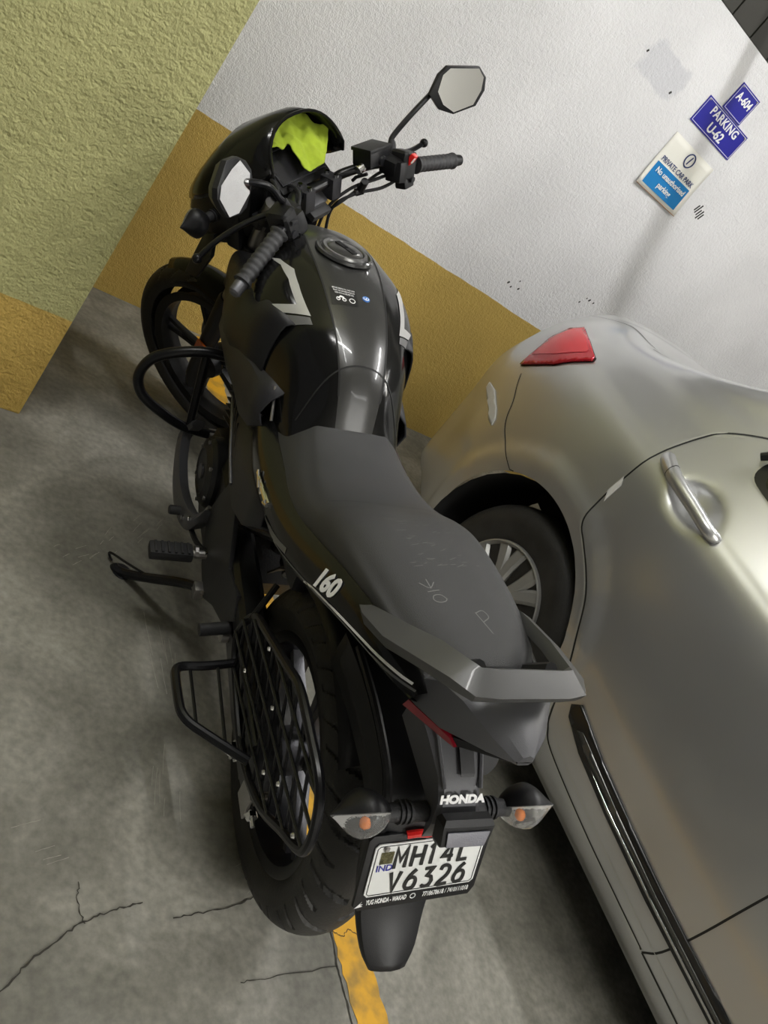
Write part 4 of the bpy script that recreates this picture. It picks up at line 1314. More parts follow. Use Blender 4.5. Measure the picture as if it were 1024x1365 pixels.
bm = bmesh.new(); tube(bm, [(.112, .141, .405), (.112, .141, .44), (-.08, .141, .44)], .006, 8); B('loop_hinge', bm, M_MBLK, hp)
for p in ((-.085, .15, .41), (.115, .15, .408), (-.09, .15, .56), (.0, .15, .59), (-.15, .15, .48), (.05, .15, .47), (-.29, .15, .55), (-.2, .15, .53)):
    bm = bmesh.new(); lathe(bm, [(.0, .004), (.0035, .003), (.0045, 0)], 8, c=p); B('weld_stud', bm, M_CHR, sg)
for a, b in (((.13, .14, .51), (.17, .10, .56)), ((-.03, .142, .372), (-.04, .118, .33))):
    bm = bmesh.new(); tube(bm, [a, b], .006, 8); B('guard_bracket', bm, M_MBLK, sg)
# ---- crash guard
for s in (1, -1):
    Y = lambda l: [(x, s * y, z) for x, y, z in l]
    bm = bmesh.new()
    cg = Y([(.84, .02, .585), (.85, .085, .590), (.85, .168, .596), (.85, .235, .580), (.855, .278, .553), (.86, .297, .515), (.86, .298, .480), (.855, .280, .447), (.85, .235, .415), (.85, .182, .386), (.85, .12, .372), (.84, .04, .372)])
    tube(bm, catmull(cg, 5), .0125, 12); g = B('crash_guard', bm, M_MBLK)
    bm = bmesh.new(); tube(bm, Y([(.85, .166, .592), (.85, .160, .388)]), .0105, 10); B('guard_strut', bm, M_MBLK, g)
    bm = bmesh.new(); box(bm, (.845, s * .10, .372), (.03, .02, .02), bev=.003); B('guard_clamp', bm, M_STEEL, g)

# ---- front end (all turned with the steering)
def fk(t, y=0, off=0): # point on the fork axis, t metres above the axle
    return Vector((1.347, y, .296)) + FK * t + Vector((math.cos(RK), 0, math.sin(RK))) * off
for s in (1, -1):
    bm = bmesh.new(); tube(bm, [fk(-.04, s * .088, -.01), fk(.0, s * .088, -.005), fk(.03, s * .088), fk(.36, s * .088), fk(.37, s * .088)], [.02, .026, .024, .026, .022], 16); lo = S_('fork_lower', bm, M_BLK)
    bm = bmesh.new(); tube(bm, [fk(.36, s * .088), fk(.72, s * .088)], .0185, 16); S_('fork_tube', bm, M_STEEL)
    bm = bmesh.new(); c = fk(.16, s * .118, .0); box(bm, c, (.032, .006, .045), rot=(0, R(-25), 0), bev=.003); S_('fork_reflector', bm, M_ORG, lo)
    bm = bmesh.new(); tube(bm, [fk(.42, s * .088), fk(.58, s * .088)], .028, 16); S_('fork_cover', bm, M_BLK)
bm = bmesh.new(); tube(bm, [(1.347, -.11, .296), (1.347, .11, .296)], .009, 12); S_('front_axle', bm, M_STEEL)
bm = bmesh.new(); lathe(bm, [(.085, -.058), (.118, -.058), (.118, -.062), (.085, -.062), (.085, -.058)], 40, c=(1.347, 0, .296), caps=False); S_('brake_disc', bm, M_STEEL)
bm = bmesh.new(); box(bm, fk(.10, -.075, -.075), (.06, .05, .09), rot=(0, R(-25), 0), bev=.012); S_('brake_caliper', bm, M_BLK)
# yokes
for t_, th in ((.655, .022), (.50, .03)):
    bm = bmesh.new()
    c = fk(t_); X_ = Vector((math.cos(RK), 0, math.sin(RK))); Yv = Vector((0, 1, 0))
    pl = [(-.055, -.04), (-.03, -.085), (.0, -.112), (.028, -.108), (.032, -.07), (.012, -.03), (.012, .03), (.032, .07), (.028, .108), (.0, .112), (-.03, .085), (-.055, .04)]
    prism(bm, [c + X_ * a + Yv * b - FK * th / 2 for a, b in pl], FK * th, bev=.004); yk = S_('fork_yoke', bm, M_DGREY, sharp=30)
for s in (1, -1):
    bm = bmesh.new(); lathe(bm, [(.0, .03), (.010, .03), (.014, .024), (.021, .022), (.022, 0)], 18, axis='Z', xf=Matrix.Rotation(R(-25), 4, 'Y'), c=fk(.665, s * .088)); S_('fork_cap', bm, M_BLK)
bm = bmesh.new(); lathe(bm, [(.0, .02), (.013, .02), (.013, .008), (.02, .008), (.02, 0)], 6, axis='Z', xf=Matrix.Rotation(R(-25), 4, 'Y'), c=fk(.665, 0, -.03)); S_('steering_nut', bm, M_CHR, sharp=20)
bm = bmesh.new(); lathe(bm, [(.0, .012), (.012, .012), (.017, .008), (.018, 0)], 20, axis='Z', xf=Matrix.Rotation(R(-25), 4, 'Y'), c=fk(.67, 0, .018)); S_('ignition_switch', bm, M_BLK)
bm = bmesh.new(); box(bm, (1.015, -.005, .928), (.080, .060, .018), rot=(0, R(-25), 0), bev=.005); S_('ignition_cover', bm, mat('matte_grey_cover', (.035, .035, .037), .6))
for q_ in ((1.0, .035, .945), (.985, -.06, .952)):
    bm = bmesh.new(); bmesh.ops.create_uvsphere(bm, u_segments=10, v_segments=6, radius=.006); bmesh.ops.translate(bm, vec=q_, verts=bm.verts); S_('yoke_bolt', bm, M_CHR)
# handlebar
HB = [(.866, .345, .972), (.872, .30, .985), (.882, .24, 1.0), (.90, .20, 1.006), (.945, .14, 1.003), (.985, .085, .985), (.992, .05, .978), (.992, 0, .978)]
hb = [(.856, .375, .972), (.862, .32, .998), (.868, .265, 1.022), (.895, .20, 1.026), (.945, .14, 1.010), (.985, .085, .988), (.992, .05, .978), (.992, 0, .978)] + [(x, -y, z) for x, y, z in HB[-2::-1]]
bm = bmesh.new(); tube(bm, catmull(hb, 5), .011, 12); S_('handlebar', bm, M_MBLK)
for s in (1, -1):
    bm = bmesh.new(); box(bm, (.992, s * .045, .965), (.04, .032, .05), bev=.006); cl_ = S_('bar_clamp', bm, M_DGREY)
    for q in (-1, 1):
        bm = bmesh.new(); lathe(bm, [(.0, .006), (.0055, .006), (.0065, 0)], 10, axis='Z', c=(.992 + q * .013, s * .045, .990)); S_('clamp_bolt', bm, M_CHR, cl_)
    a, b = (Vector((.868, .262, 1.022)), Vector((.856, .378, .970))) if s > 0 else (Vector((.884, -.216, 1.000)), Vector((.862, -.342, .978)))
    n_ = 40; pts = [a.lerp(b, i / n_) for i in range(n_ + 1)]
    rr_ = [.0165 + .0012 * math.sin(i * 1.5) for i in range(n_ + 1)]; rr_[0] = .020; rr_[1] = .020; rr_[-1] = .019; rr_[-2] = .019
    bm = bmesh.new(); tube(bm, pts, rr_, 16); gp = S_('grip', bm, M_GRIP, sharp=60)
    e = (b - a).normalized()
    bm = bmesh.new(); tube(bm, [b, b + e * .006, b + e * .026, b + e * .030], [.012, .0135, .0125, .009], 14); S_('bar_end_weight', bm, M_ALU if s > 0 else M_BLK, gp)
# switch housings
for s in (1, -1):
    a = Vector((.900, s * .188, 1.004)) if s < 0 else Vector((.885, .232, 1.026))
    bm = bmesh.new(); box(bm, a, (.052, .042, .062), rot=(s * R(-14), R(12), s * R(8)), bev=.014, seg=3)
    box(bm, a + Vector((-.004, s * -.028, -.006)), (.044, .03, .046), rot=(s * R(-14), R(12), 0), bev=.010)
    box(bm, a + Vector((-.014, s * -.006, -.034)), (.03, .034, .024), rot=(0, R(15), 0), bev=.005)
    sw = S_('switch_housing', bm, M_BLK, sharp=40)
    bm = bmesh.new()
    if s < 0:
        box(bm, a + Vector((-.022, 0, .020)), (.012, .019, .026), rot=(R(14), R(-25), 0), bev=.003); S_('kill_switch', bm, M_RED, sw)
        bm = bmesh.new(); box(bm, a + Vector((-.029, .004, .021)), (.003, .008, .013), rot=(R(14), R(-25), R(10)), bev=.001); S_('kill_switch_mark', bm, M_WHT, sw)
        bm = bmesh.new(); lathe(bm, [(0, -.008), (.007, -.008), (.007, 0)], 14, axis='X', c=a + Vector((-.026, 0, -.024))); S_('starter_button', bm, M_DGREY, sw)
    else:
        box(bm, a + Vector((-.026, 0, .012)), (.01, .016, .010), bev=.003); S_('indicator_switch', bm, M_DGREY, sw)
        bm = bmesh.new(); lathe(bm, [(0, -.006), (.008, -.006), (.008, 0)], 14, axis='X', c=a + Vector((-.026, 0, -.012))); S_('horn_button', bm, M_DGREY, sw)
# levers
for s in (1, -1):
    pts = catmull([(.918, .205, 1.025), (.945, .235, 1.014), (.970, .28, .994), (.990, .325, .968), (1.002, .356, .944)] if s > 0 else [(.925, -.155, 1.008), (.945, -.19, 1.0), (.956, -.25, .990), (.960, -.31, .978), (.955, -.352, .984)], 5)
    bm = bmesh.new(); tube(bm, pts, [.010] * 4 + [.0075] * (len(pts) - 6) + [.007, .0065], 10, flat=.7)
    lv = S_('clutch_lever' if s > 0 else 'brake_lever', bm, M_MBLK)
    bm = bmesh.new(); bmesh.ops.create_uvsphere(bm, u_segments=14, v_segments=10, radius=.0105); bmesh.ops.translate(bm, vec=pts[-1], verts=bm.verts); S_('lever_ball', bm, M_MBLK, lv)
    bm = bmesh.new(); box(bm, (.912, .19, 1.022) if s > 0 else (.912, -.160, 1.006), (.045, .036, .036), bev=.008); S_('lever_perch', bm, M_BLK, lv)
# brake fluid reservoir (right)
bm = bmesh.new(); box(bm, (.952, -.135, 1.022), (.052, .072, .034), rot=(R(4), R(10), 0), bev=.004); rs = S_('brake_reservoir', bm, M_BLK, sharp=30)
bm = bmesh.new(); box(bm, (.955, -.135, 1.041), (.056, .076, .008), rot=(R(4), R(10), 0), bev=.002); S_('reservoir_lid', bm, M_BLK, rs)
bm = bmesh.new(); lathe(bm, [(0, -.006), (.011, -.006), (.012, 0)], 18, axis='X', c=(.926, -.14, 1.018)); S_('sight_glass', bm, M_SCRN, rs)
bm = bmesh.new(); tube(bm, [(.948, -.10, 1.008), (.95, -.085, 1.003)], .011, 12); S_('banjo_fitting', bm, M_CHR, rs)
bm = bmesh.new(); tube(bm, [(.935, -.19, .995), (.91, -.178, .975)], .008, 8); S_('cable_adjuster', bm, M_BLK, rs)
# cables
cab = [[(.905, .17, 1.0), (.96, .10, 1.01), (1.04, .05, .97), (1.06, .04, .85), (1.0, .06, .72)],
       [(.95, -.088, 1.003), (.985, -.06, .985), (1.04, -.03, .93), (1.10, -.05, .80), (1.16, -.08, .62)],
       [(.91, -.19, .985), (.93, -.14, .975), (.965, -.08, .955), (1.0, -.04, .90), (1.02, -.02, .80)],
       [(.90, -.19, .975), (.92, -.145, .955), (.955, -.085, .945), (.99, -.05, .905), (1.0, -.04, .80)],
       [(.92, -.185, .995), (.955, -.165, .965), (.965, -.12, .945), (.975, -.06, .925), (1.03, -.04, .87)],
       [(.89, .19, .975), (.93, .13, .955), (.97, .09, .935), (1.02, .06, .86)],
       [(.93, .18, 1.01), (.99, .14, 1.03), (1.06, .09, .99), (1.09, .07, .88)],
       [(.93, -.20, 1.02), (.955, -.215, 1.005), (.95, -.205, .975), (.92, -.19, .965)]]
for c in cab:
    bm = bmesh.new(); tube(bm, catmull(c, 8), .0038, 8); S_('cable', bm, M_RUB)
for p, q in (((.945, -.105, .952), (.955, -.09, .948)), ((.93, -.09, .985), (.95, -.10, .95))):
    bm = bmesh.new(); tube(bm, [p, q], .009, 8); S_('cable_tie', bm, M_BLK)
bm = bmesh.new(); tube(bm, [(.962, -.085, .975), (.955, -.088, .985), (.93, -.095, 1.0)], .004, 8); S_('cable_stub', bm, M_BLK)
# instrument cluster
CL = frame((1.070, 0, .99), (0, -1, 0), (.83, 0, .55))
bm = bmesh.new()
t_ = bmesh.new(); box(t_, (0, 0, 0), (.165, .105, .034), bev=.012); merge(bm, t_); inst = S_('instrument_cluster', bm, M_BLK, xf=None) if False else None
if inst is None:
    bmesh.ops.transform(bm, matrix=CL, verts=bm.verts); inst = S_('instrument_cluster', bm, M_BLK, sharp=40)
bm = bmesh.new(); box(bm, (0, .004, .018), (.135, .072, .004), bev=.0015); bmesh.ops.transform(bm, matrix=CL, verts=bm.verts); S_('display', bm, mat('display_glass', (.016, .016, .018), .25, coat=.3), inst)
bm = bmesh.new()
for sx_, sy_, dx_, dy_ in ((0, .043, .142, .003), (0, -.034, .142, .003), (.071, .004, .003, .078), (-.071, .004, .003, .078)): box(bm, (sx_, sy_, .0185), (dx_, dy_, .005))
bmesh.ops.transform(bm, matrix=CL, verts=bm.verts); S_('display_bezel', bm, M_DGREY, inst, smooth=False)
bm = bmesh.new()
t_ = bmesh.new(); box(t_, (.0, -.075, -.004), (.06, .05, .022), bev=.006); merge(bm, t_)
bmesh.ops.transform(bm, matrix=CL, verts=bm.verts); S_('cluster_bracket', bm, M_TGREY)
# visor (fly screen): domed, open to the rear
def visor_rows():
    rows = []
    for x0, kk, hw, zt, zb in ((1.02, .6, .116, 1.112, 1.015), (1.06, .55, .125, 1.102, .99), (1.11, .4, .134, 1.080, .965), (1.16, .3, .140, 1.055, .94), (1.21, .2, .138, 1.012, .91), (1.26, .1, .122, .962, .88), (1.30, 0, .098, .915, .86), (1.325, 0, .06, .885, .85)):
        row = []
        for k in range(21):
            a = math.pi * k / 20
            z = zb + (zt - zb) * math.sin(a) ** .85
            row.append((x0 + kk * max(0, z - zb - .02), math.copysign(abs(math.cos(a)) ** .85, math.cos(a)) * hw, z))
        rows.append(row)
    return rows
bm = bmesh.new(); loft(bm, visor_rows()); vis = S_('headlamp_visor', bm, M_GLOSS, solid=.004, sharp=60)
bm = bmesh.new(); tube(bm, [Vector(p) for p in visor_rows()[0]], .004, 8); S_('visor_rim', bm, M_GLOSS, vis)
# headlamp shell
bm = bmesh.new(); rows = []
for x, hw, zt, zb in ((1.09, .115, .99, .83), (1.13, .14, 1.0, .80), (1.20, .142, .985, .775), (1.27, .12, .93, .765), (1.315, .085, .88, .77), (1.33, .05, .85, .79)):
    rows.append([(x, hw * .6, zt), (x, hw * .95, zt - .03), (x, hw, (zt + zb) / 2), (x, hw * .8, zb + .02), (x, hw * .4, zb), (x, -hw * .4, zb), (x, -hw * .8, zb + .02), (x, -hw, (zt + zb) / 2), (x, -hw * .95, zt - .03), (x, -hw * .6, zt)])
loft(bm, rows, closed_v=True, cap0=True, cap1=True); hl = S_('headlamp_shell', bm, M_BLK, sharp=40)
bm = bmesh.new(); prism(bm, [(1.322, .07, .865), (1.336, 0, .85), (1.322, -.07, .865), (1.318, -.05, .80), (1.334, 0, .785), (1.318, .05, .80)], (.008, 0, 0)); S_('headlamp_lens', bm, M_CLR, hl)
# side winglet by the visor, left and right
for s in (1, -1):
    bm = bmesh.new(); prism(bm, [(1.262, s * .125, .735), (1.268, s * .148, .70), (1.225, s * .15, .705), (1.165, s * .155, .79), (1.165, s * .14, .845), (1.21, s * .13, .825)], (0, s * .014, 0), bev=.004); S_('lamp_side_fin', bm, M_BLK, sharp=30)
    bm = bmesh.new(); box(bm, (1.13, s * .11, .86), (.04, .04, .09), bev=.008); S_('lamp_bracket', bm, M_BLK)
indicator((1.175, .195, .885), 1, steer=True, out=.09, fwd=True, hs=.85)
indicator((1.175, -.195, .885), -1, steer=True, out=.09, fwd=True, hs=.85)
# front mudguard
bm = bmesh.new(); rows = []
for k in range(15):
    a = R(60 + k * 6.2)
    rr_ = .308
    wv = .052 * (1 - .25 * abs(k - 7) / 7)
    rows.append([(1.347 + (rr_ - .055 * (abs(y) ** 2.2)) * math.cos(a), y * wv, .296 + (rr_ - .055 * (abs(y) ** 2.2)) * math.sin(a)) for y in (-1, -.85, -.5, -.2, 0, .2, .5, .85, 1)])
loft(bm, rows); fm = S_('front_mudguard', bm, M_GLOSS, solid=.003, sharp=60)
for s in (1, -1):
    bm = bmesh.new(); prism(bm, [(1.25, s * .052, .60), (1.19, s * .052, .56), (1.19, s * .070, .53), (1.235, s * .072, .56)], (0, s * .006, 0), bev=.002); S_('mudguard_stay', bm, M_BLK, fm)
# mirrors
MLO = [(0.894, 0.345, 1.191), (0.903, 0.316, 1.171), (0.906, 0.298, 1.147), (0.904, 0.297, 1.127), (0.897, 0.311, 1.112), (0.886, 0.332, 1.094), (0.876, 0.358, 1.094), (0.86, 0.406, 1.112), (0.856, 0.425, 1.139), (0.855, 0.434, 1.159), (0.859, 0.429, 1.175), (0.88, 0.386, 1.202)]
MLG = [(0.894, 0.343, 1.184), (0.901, 0.311, 1.147), (0.893, 0.321, 1.115), (0.873, 0.37, 1.103), (0.86, 0.406, 1.114), (0.856, 0.431, 1.158), (0.863, 0.42, 1.176), (0.881, 0.376, 1.184)]
MRO = [(0.928, -0.363, 1.167), (0.886, -0.434, 1.163), (0.873, -0.449, 1.14), (0.869, -0.447, 1.113), (0.875, -0.428, 1.08), (0.902, -0.377, 1.065), (0.923, -0.345, 1.077), (0.941, -0.324, 1.11), (0.937, -0.344, 1.15)]
MRG = [(0.925, -0.368, 1.163), (0.887, -0.431, 1.16), (0.877, -0.442, 1.141), (0.875, -0.438, 1.114), (0.88, -0.421, 1.084), (0.903, -0.377, 1.07), (0.92, -0.353, 1.088), (0.932, -0.341, 1.116), (0.932, -0.352, 1.15)]
for nm, OL, GL, nrm, stem in (('left', MLO, MLG, Vector((-.9, -.35, .12)), [(.905, .20, 1.03), (.898, .215, 1.055), (.895, .235, 1.075), (.885, .28, 1.12), (.893, .33, 1.140)]),
                              ('right', MRO, MRG, Vector((-.85, .5, .15)), [(.935, -.19, 1.0), (.945, -.20, 1.03), (.955, -.215, 1.04), (.95, -.27, 1.075), (.938, -.335, 1.105)])):
    nrm.normalize(); back = -nrm
    cO = sum((Vector(p) for p in OL), Vector()) / len(OL)
    OL = [Vector(p) - nrm * (Vector(p) - cO).dot(nrm) for p in OL]; GL = [Vector(p) - nrm * (Vector(p) - cO).dot(nrm) for p in GL]
    bm = bmesh.new()
    r0 = [Vector(p) for p in OL]
    loft(bm, [[cO + (p - cO) * .95 + nrm * .0015 for p in r0], [p for p in r0], [cO + (p - cO) * 1.0 + back * .010 for p in r0], [cO + (p - cO) * .80 + back * .024 for p in r0], [cO + (p - cO) * .45 + back * .033 for p in r0]], closed_v=True, cap0=True, cap1=True)
    mh = S_('mirror', bm, M_BLK, sharp=30)
    bm = bmesh.new(); prism(bm, [cO + (Vector(p) - cO) * 1.0 + nrm * .0022 for p in GL], nrm * .0012); S_('mirror_glass', bm, M_MIR, mh, smooth=False)
    sp_ = catmull([Vector(p) for p in stem[:-1]] + [Vector(stem[-1]) + back * .015], 5)
    bm = bmesh.new(); tube(bm, sp_, [.0085] * 6 + [.0065] * (len(sp_) - 6), 10); S_('mirror_stem', bm, M_MBLK, mh)
    bm = bmesh.new(); tube(bm, sp_[:8], [.013, .013, .012, .011, .010, .0095, .009, .008], 12); S_('stem_boot', bm, M_RUB, mh)

# ------------------------------------------------------------------ cleaning cloth (its own thing)
from mathutils import noise
OUT = [(1.083, 0.073), (1.103, 0.054), (1.118, 0.029), (1.125, -0.017), (1.119, -0.062), (1.103, -0.077), (1.077, -0.102), (1.06, -0.109), (1.016, -0.047), (1.011, -0.013), (1.018, 0.016), (1.039, 0.016), (1.07, 0.016), (1.066, 0.045)]
bm = bmesh.new()
vs = [bm.verts.new((x, y, 0)) for x, y in [(p.x, p.y) for p in catmull([(a, b, 0) for a, b in OUT], 3, True)]]
bm.faces.new(vs)
for ax in (0, 1):
    k = -.12 if ax else 1.0
    while k < (.12 if ax else 1.14):
        bmesh.ops.bisect_plane(bm, geom=bm.verts[:] + bm.edges[:] + bm.faces[:], plane_co=(k, 0, 0) if ax == 0 else (0, k, 0), plane_no=(1, 0, 0) if ax == 0 else (0, 1, 0))
        k += .003
for v in bm.verts:
    x, y = v.co.x, v.co.y
    base = 1.040 + (x - 1.07) * .66
    # radiating folds and a loose overall crumple
    f = .007 * abs(math.sin((y + .03 + (x - 1.07) * .55) * 58)) + .004 * abs(math.sin((y * .8 - x) * 75))
    f += .007 * noise.noise(Vector((x * 22, y * 22, 3.1))) + .005 * noise.noise(Vector((x * 70, y * 70, 1.1)))
    edge = 0
    v.co.z = base + f + .002
bmesh.ops.transform(bm, matrix=STE, verts=bm.verts)
BM = Matrix.Translation(BIKE_LOC) @ Euler((R(-16.87492619), 0, R(84.63128887))).to_matrix().to_4x4()
bmesh.ops.transform(bm, matrix=BM, verts=bm.verts)
cl = obj('cleaning_cloth', bm, M_CLOTH, None, solid=.003, sharp=80)
tag(cl, 'crumpled lime green microfibre cloth lying inside the motorcycle visor', 'cloth')

# ------------------------------------------------------------------ silver car
CX = 2.63
car = empty('silver_car', (CX, 0.2, 0))
tag(car, 'silver sedan car reversed to the wall beside the motorcycle', 'car')
M_CAR = mat('silver_car_paint', (0.50, 0.505, 0.505), 0.30, metal=0.76, coat=0.6)
M_TRIM = mat('black_car_trim', (0.006, 0.006, 0.006), 0.3, coat=.3)
M_GLS = mat('dark_car_glass', (0.012, 0.012, 0.011), 0.06, coat=.5)
M_SEAM = mat('panel_gap', (0.012, 0.012, 0.010), 0.6)
M_LIPC = mat('pale_glint_and_trim', (0.5, 0.5, 0.46), 0.3, metal=.4)  # pale metal for painted gap highlights, also the window frame and sill line
O0 = Vector((CX, 0.2, 0))


def C_(name, bm, m, parent=None, **k):
    bmesh.ops.translate(bm, vec=-O0, verts=bm.verts)
    return obj(name, bm, m, parent or car, **k)


# stations: Y, list of (X,z) from sill to centre line (world X of the side facing the motorcycle)
ST_ = {
    -2.25: [(2.05, .22), (1.98, .26), (1.96, .38), (1.95, .48), (1.96, .60), (2.0, .68), (2.05, .71), (2.12, .73), (2.2, .75), (2.3, .77), (2.45, .78), (2.63, .79)],
    -2.10: [(1.92, .20), (1.87, .24), (1.85, .38), (1.84, .50), (1.85, .64), (1.88, .74), (1.92, .79), (2.0, .82), (2.1, .84), (2.2, .86), (2.4, .87), (2.63, .88)],
    -1.80: [(1.86, .18), (1.82, .22), (1.80, .38), (1.79, .50), (1.79, .68), (1.81, .82), (1.84, .87), (1.92, .91), (2.02, .93), (2.14, .95), (2.38, .96), (2.63, .97)],
    -1.20: [(1.86, .18), (1.82, .22), (1.80, .38), (1.785, .50), (1.78, .70), (1.79, .86), (1.815, .93), (1.89, .98), (1.98, 1.01), (2.12, 1.04), (2.35, 1.06), (2.63, 1.06)],
    -0.75: [(1.86, .18), (1.82, .23), (1.80, .40), (1.785, .52), (1.78, .72), (1.785, .87), (1.805, .94), (1.86, 1.03), (1.94, 1.15), (2.05, 1.27), (2.28, 1.32), (2.63, 1.34)],
    -0.30: [(1.86, .18), (1.82, .24), (1.80, .40), (1.785, .52), (1.78, .72), (1.785, .87), (1.805, .94), (1.86, 1.04), (1.95, 1.23), (2.06, 1.42), (2.25, 1.48), (2.63, 1.50)],
    0.28: [(1.86, .18), (1.82, .24), (1.80, .41), (1.785, .52), (1.78, .72), (1.785, .88), (1.805, .945), (1.86, 1.045), (1.95, 1.24), (2.06, 1.44), (2.25, 1.50), (2.63, 1.52)],
    0.75: [(1.86, .18), (1.82, .24), (1.80, .43), (1.785, .53), (1.78, .72), (1.785, .88), (1.805, .945), (1.86, 1.05), (1.95, 1.24), (2.06, 1.44), (2.25, 1.495), (2.63, 1.515)],
    1.05: [(1.86, .18), (1.82, .24), (1.80, .45), (1.785, .54), (1.775, .72), (1.78, .89), (1.805, .955), (1.86, 1.055), (1.93, 1.19), (2.01, 1.33), (2.26, 1.39), (2.63, 1.41)],
    1.40: [(1.86, .18), (1.82, .25), (1.80, .45), (1.79, .56), (1.78, .72), (1.79, .89), (1.82, .965), (1.87, 1.045), (1.905, 1.11), (1.98, 1.165), (2.28, 1.205), (2.63, 1.22)],
    1.66: [(1.87, .19), (1.83, .25), (1.805, .45), (1.80, .56), (1.795, .72), (1.805, .89), (1.84, .97), (1.90, 1.03), (1.97, 1.072), (2.08, 1.088), (2.30, 1.10), (2.63, 1.105)],
    1.82: [(1.91, .20), (1.88, .25), (1.855, .45), (1.828, .56), (1.82, .72), (1.838, .88), (1.874, .962), (1.94, 1.018), (2.025, 1.06), (2.13, 1.092), (2.35, 1.105), (2.63, 1.11)],
    1.98: [(1.98, .21), (1.96, .25), (1.94, .42), (1.915, .55), (1.885, .72), (1.935, .865), (1.985, .942), (2.055, .992), (2.12, 1.028), (2.21, 1.058), (2.37, 1.074), (2.63, 1.085)],
    2.10: [(2.03, .22), (2.01, .26), (2.0, .42), (1.995, .54), (1.99, .70), (2.05, .83), (2.10, .91), (2.155, .962), (2.21, 1.005), (2.29, 1.04), (2.41, 1.062), (2.63, 1.08)],
    2.18: [(2.12, .23), (2.10, .28), (2.10, .42), (2.10, .53), (2.12, .66), (2.165, .775), (2.20, .855), (2.24, .91), (2.29, .955), (2.35, .995), (2.44, 1.022), (2.63, 1.045)],
    2.235: [(2.26, .25), (2.23, .30), (2.22, .42), (2.225, .52), (2.28, .62), (2.32, .72), (2.35, .79), (2.37, .84), (2.40, .88), (2.43, .92), (2.50, .94), (2.63, .95)],
    2.26: [(2.48, .30), (2.46, .34), (2.45, .42), (2.45, .50), (2.46, .58), (2.47, .64), (2.48, .70), (2.49, .74), (2.50, .78), (2.52, .81), (2.56, .83), (2.63, .84)],
}
ys = sorted(ST_)
def interp_cols():
    cols = []
    for j in range(12):
        ctrl = [(ST_[y][j][0], y, ST_[y][j][1]) for y in ys]
        col = []
        # resample with catmull in Y
        for i in range(len(ctrl) - 1):
            n = max(2, int(round((ctrl[i + 1][1] - ctrl[i][1]) / .022)))
            p0 = Vector(ctrl[max(i - 1, 0)]); p1 = Vector(ctrl[i]); p2 = Vector(ctrl[i + 1]); p3 = Vector(ctrl[min(i + 2, len(ctrl) - 1)])
            d1 = (p2 - p0) / max(1e-6, (p2.y - p0.y)); d2 = (p3 - p1) / max(1e-6, (p3.y - p1.y)); h = p2.y - p1.y
            for k in range(n):
                t = k / n
                h00 = 2 * t ** 3 - 3 * t ** 2 + 1; h10 = t ** 3 - 2 * t ** 2 + t; h01 = -2 * t ** 3 + 3 * t ** 2; h11 = t ** 3 - t ** 2
                v = p1 * h00 + d1 * h * h10 + p2 * h01 + d2 * h * h11
                v.y = p1.y + h * t
                col.append(v)
        col.append(Vector(ctrl[-1]))
        cols.append(col)
    return cols
cols = interp_cols()
rows = []
for i in range(len(cols[0])):
    rows.append(catmull([cols[j][i] for j in range(7)], 6) + catmull([cols[j][i] for j in range(6, 12)], 6)[1:])
ARC = [(1.315, .315, .352), (-1.30, .315, .352)]
def body(sign):
    bm = bmesh.new()
    rws = rows if sign > 0 else [[Vector((2 * CX - p.x, p.y, p.z)) for p in r] for r in rows]
    V = loft(bm, rws)
    for (yc, zc, r) in ARC:
        kill = [f for f in bm.faces if abs(f.calc_center_median().x - CX) > .60 and (f.calc_center_median().y - yc) ** 2 + (f.calc_center_median().z - zc) ** 2 < r * r]
        bmesh.ops.delete(bm, geom=kill, context='FACES')
        for v in bm.verts:
            if v.is_boundary and abs(v.co.x - CX) > .60:
                d = Vector((v.co.y - yc, v.co.z - zc)); L = d.length
                if L < r + .03 and v.co.z > .19 + 1e-3 or L < r + .03 and L > r - .04:
                    v.co.y = yc + d.x / L * r; v.co.z = max(v.co.z if v.co.z < .2 else zc + d.y / L * r, .18)
        # soft flare: a raised band round the arch
        for v in bm.verts:
            if abs(v.co.x - CX) > .60:
                L = math.hypot(v.co.y - yc, v.co.z - zc)
                if r - .01 < L < r + .10:
                    k = max(0, min(1, (r + .085 - L) / .02)); k = k * k * (3 - 2 * k)
                    v.co.x += (-1 if v.co.x < CX else 1) * .010 * k
    for (yc, zc) in ((1.055, .942), (.055, .938)):
        for v in bm.verts:
            if abs(v.co.x - CX) > .60:
                q = ((v.co.y - yc) / .078) ** 2 + ((v.co.z - zc) / .050) ** 2
                if q < 1: v.co.x += (1 if v.co.x < CX else -1) * .024 * (1 - q) ** .7
    return bm
b1 = body(1); b2 = body(-1)
merge(b1, b2)
bmesh.ops.remove_doubles(b1, verts=b1.verts, dist=.0005)
shell = C_('body_shell', b1, M_CAR, sharp=180, subsurf=1)
CT_local = bvh_of(shell)
class Tr:
    def __init__(s, t): s.t = t
    def ray_cast(s, o, d):
        h = s.t.ray_cast(Vector(o) - O0, d)
        return (h[0] + O0, h[1], h[2], h[3]) if h[0] is not None else h
    def find_nearest(s, o):
        h = s.t.find_nearest(Vector(o) - O0)
        return (h[0] + O0, h[1], h[2], h[3])
CT = Tr(CT_local)
RXP = (1, 0, 0)
X0 = 1.6
def side(l): return [(X0, y, z) for y, z in l]
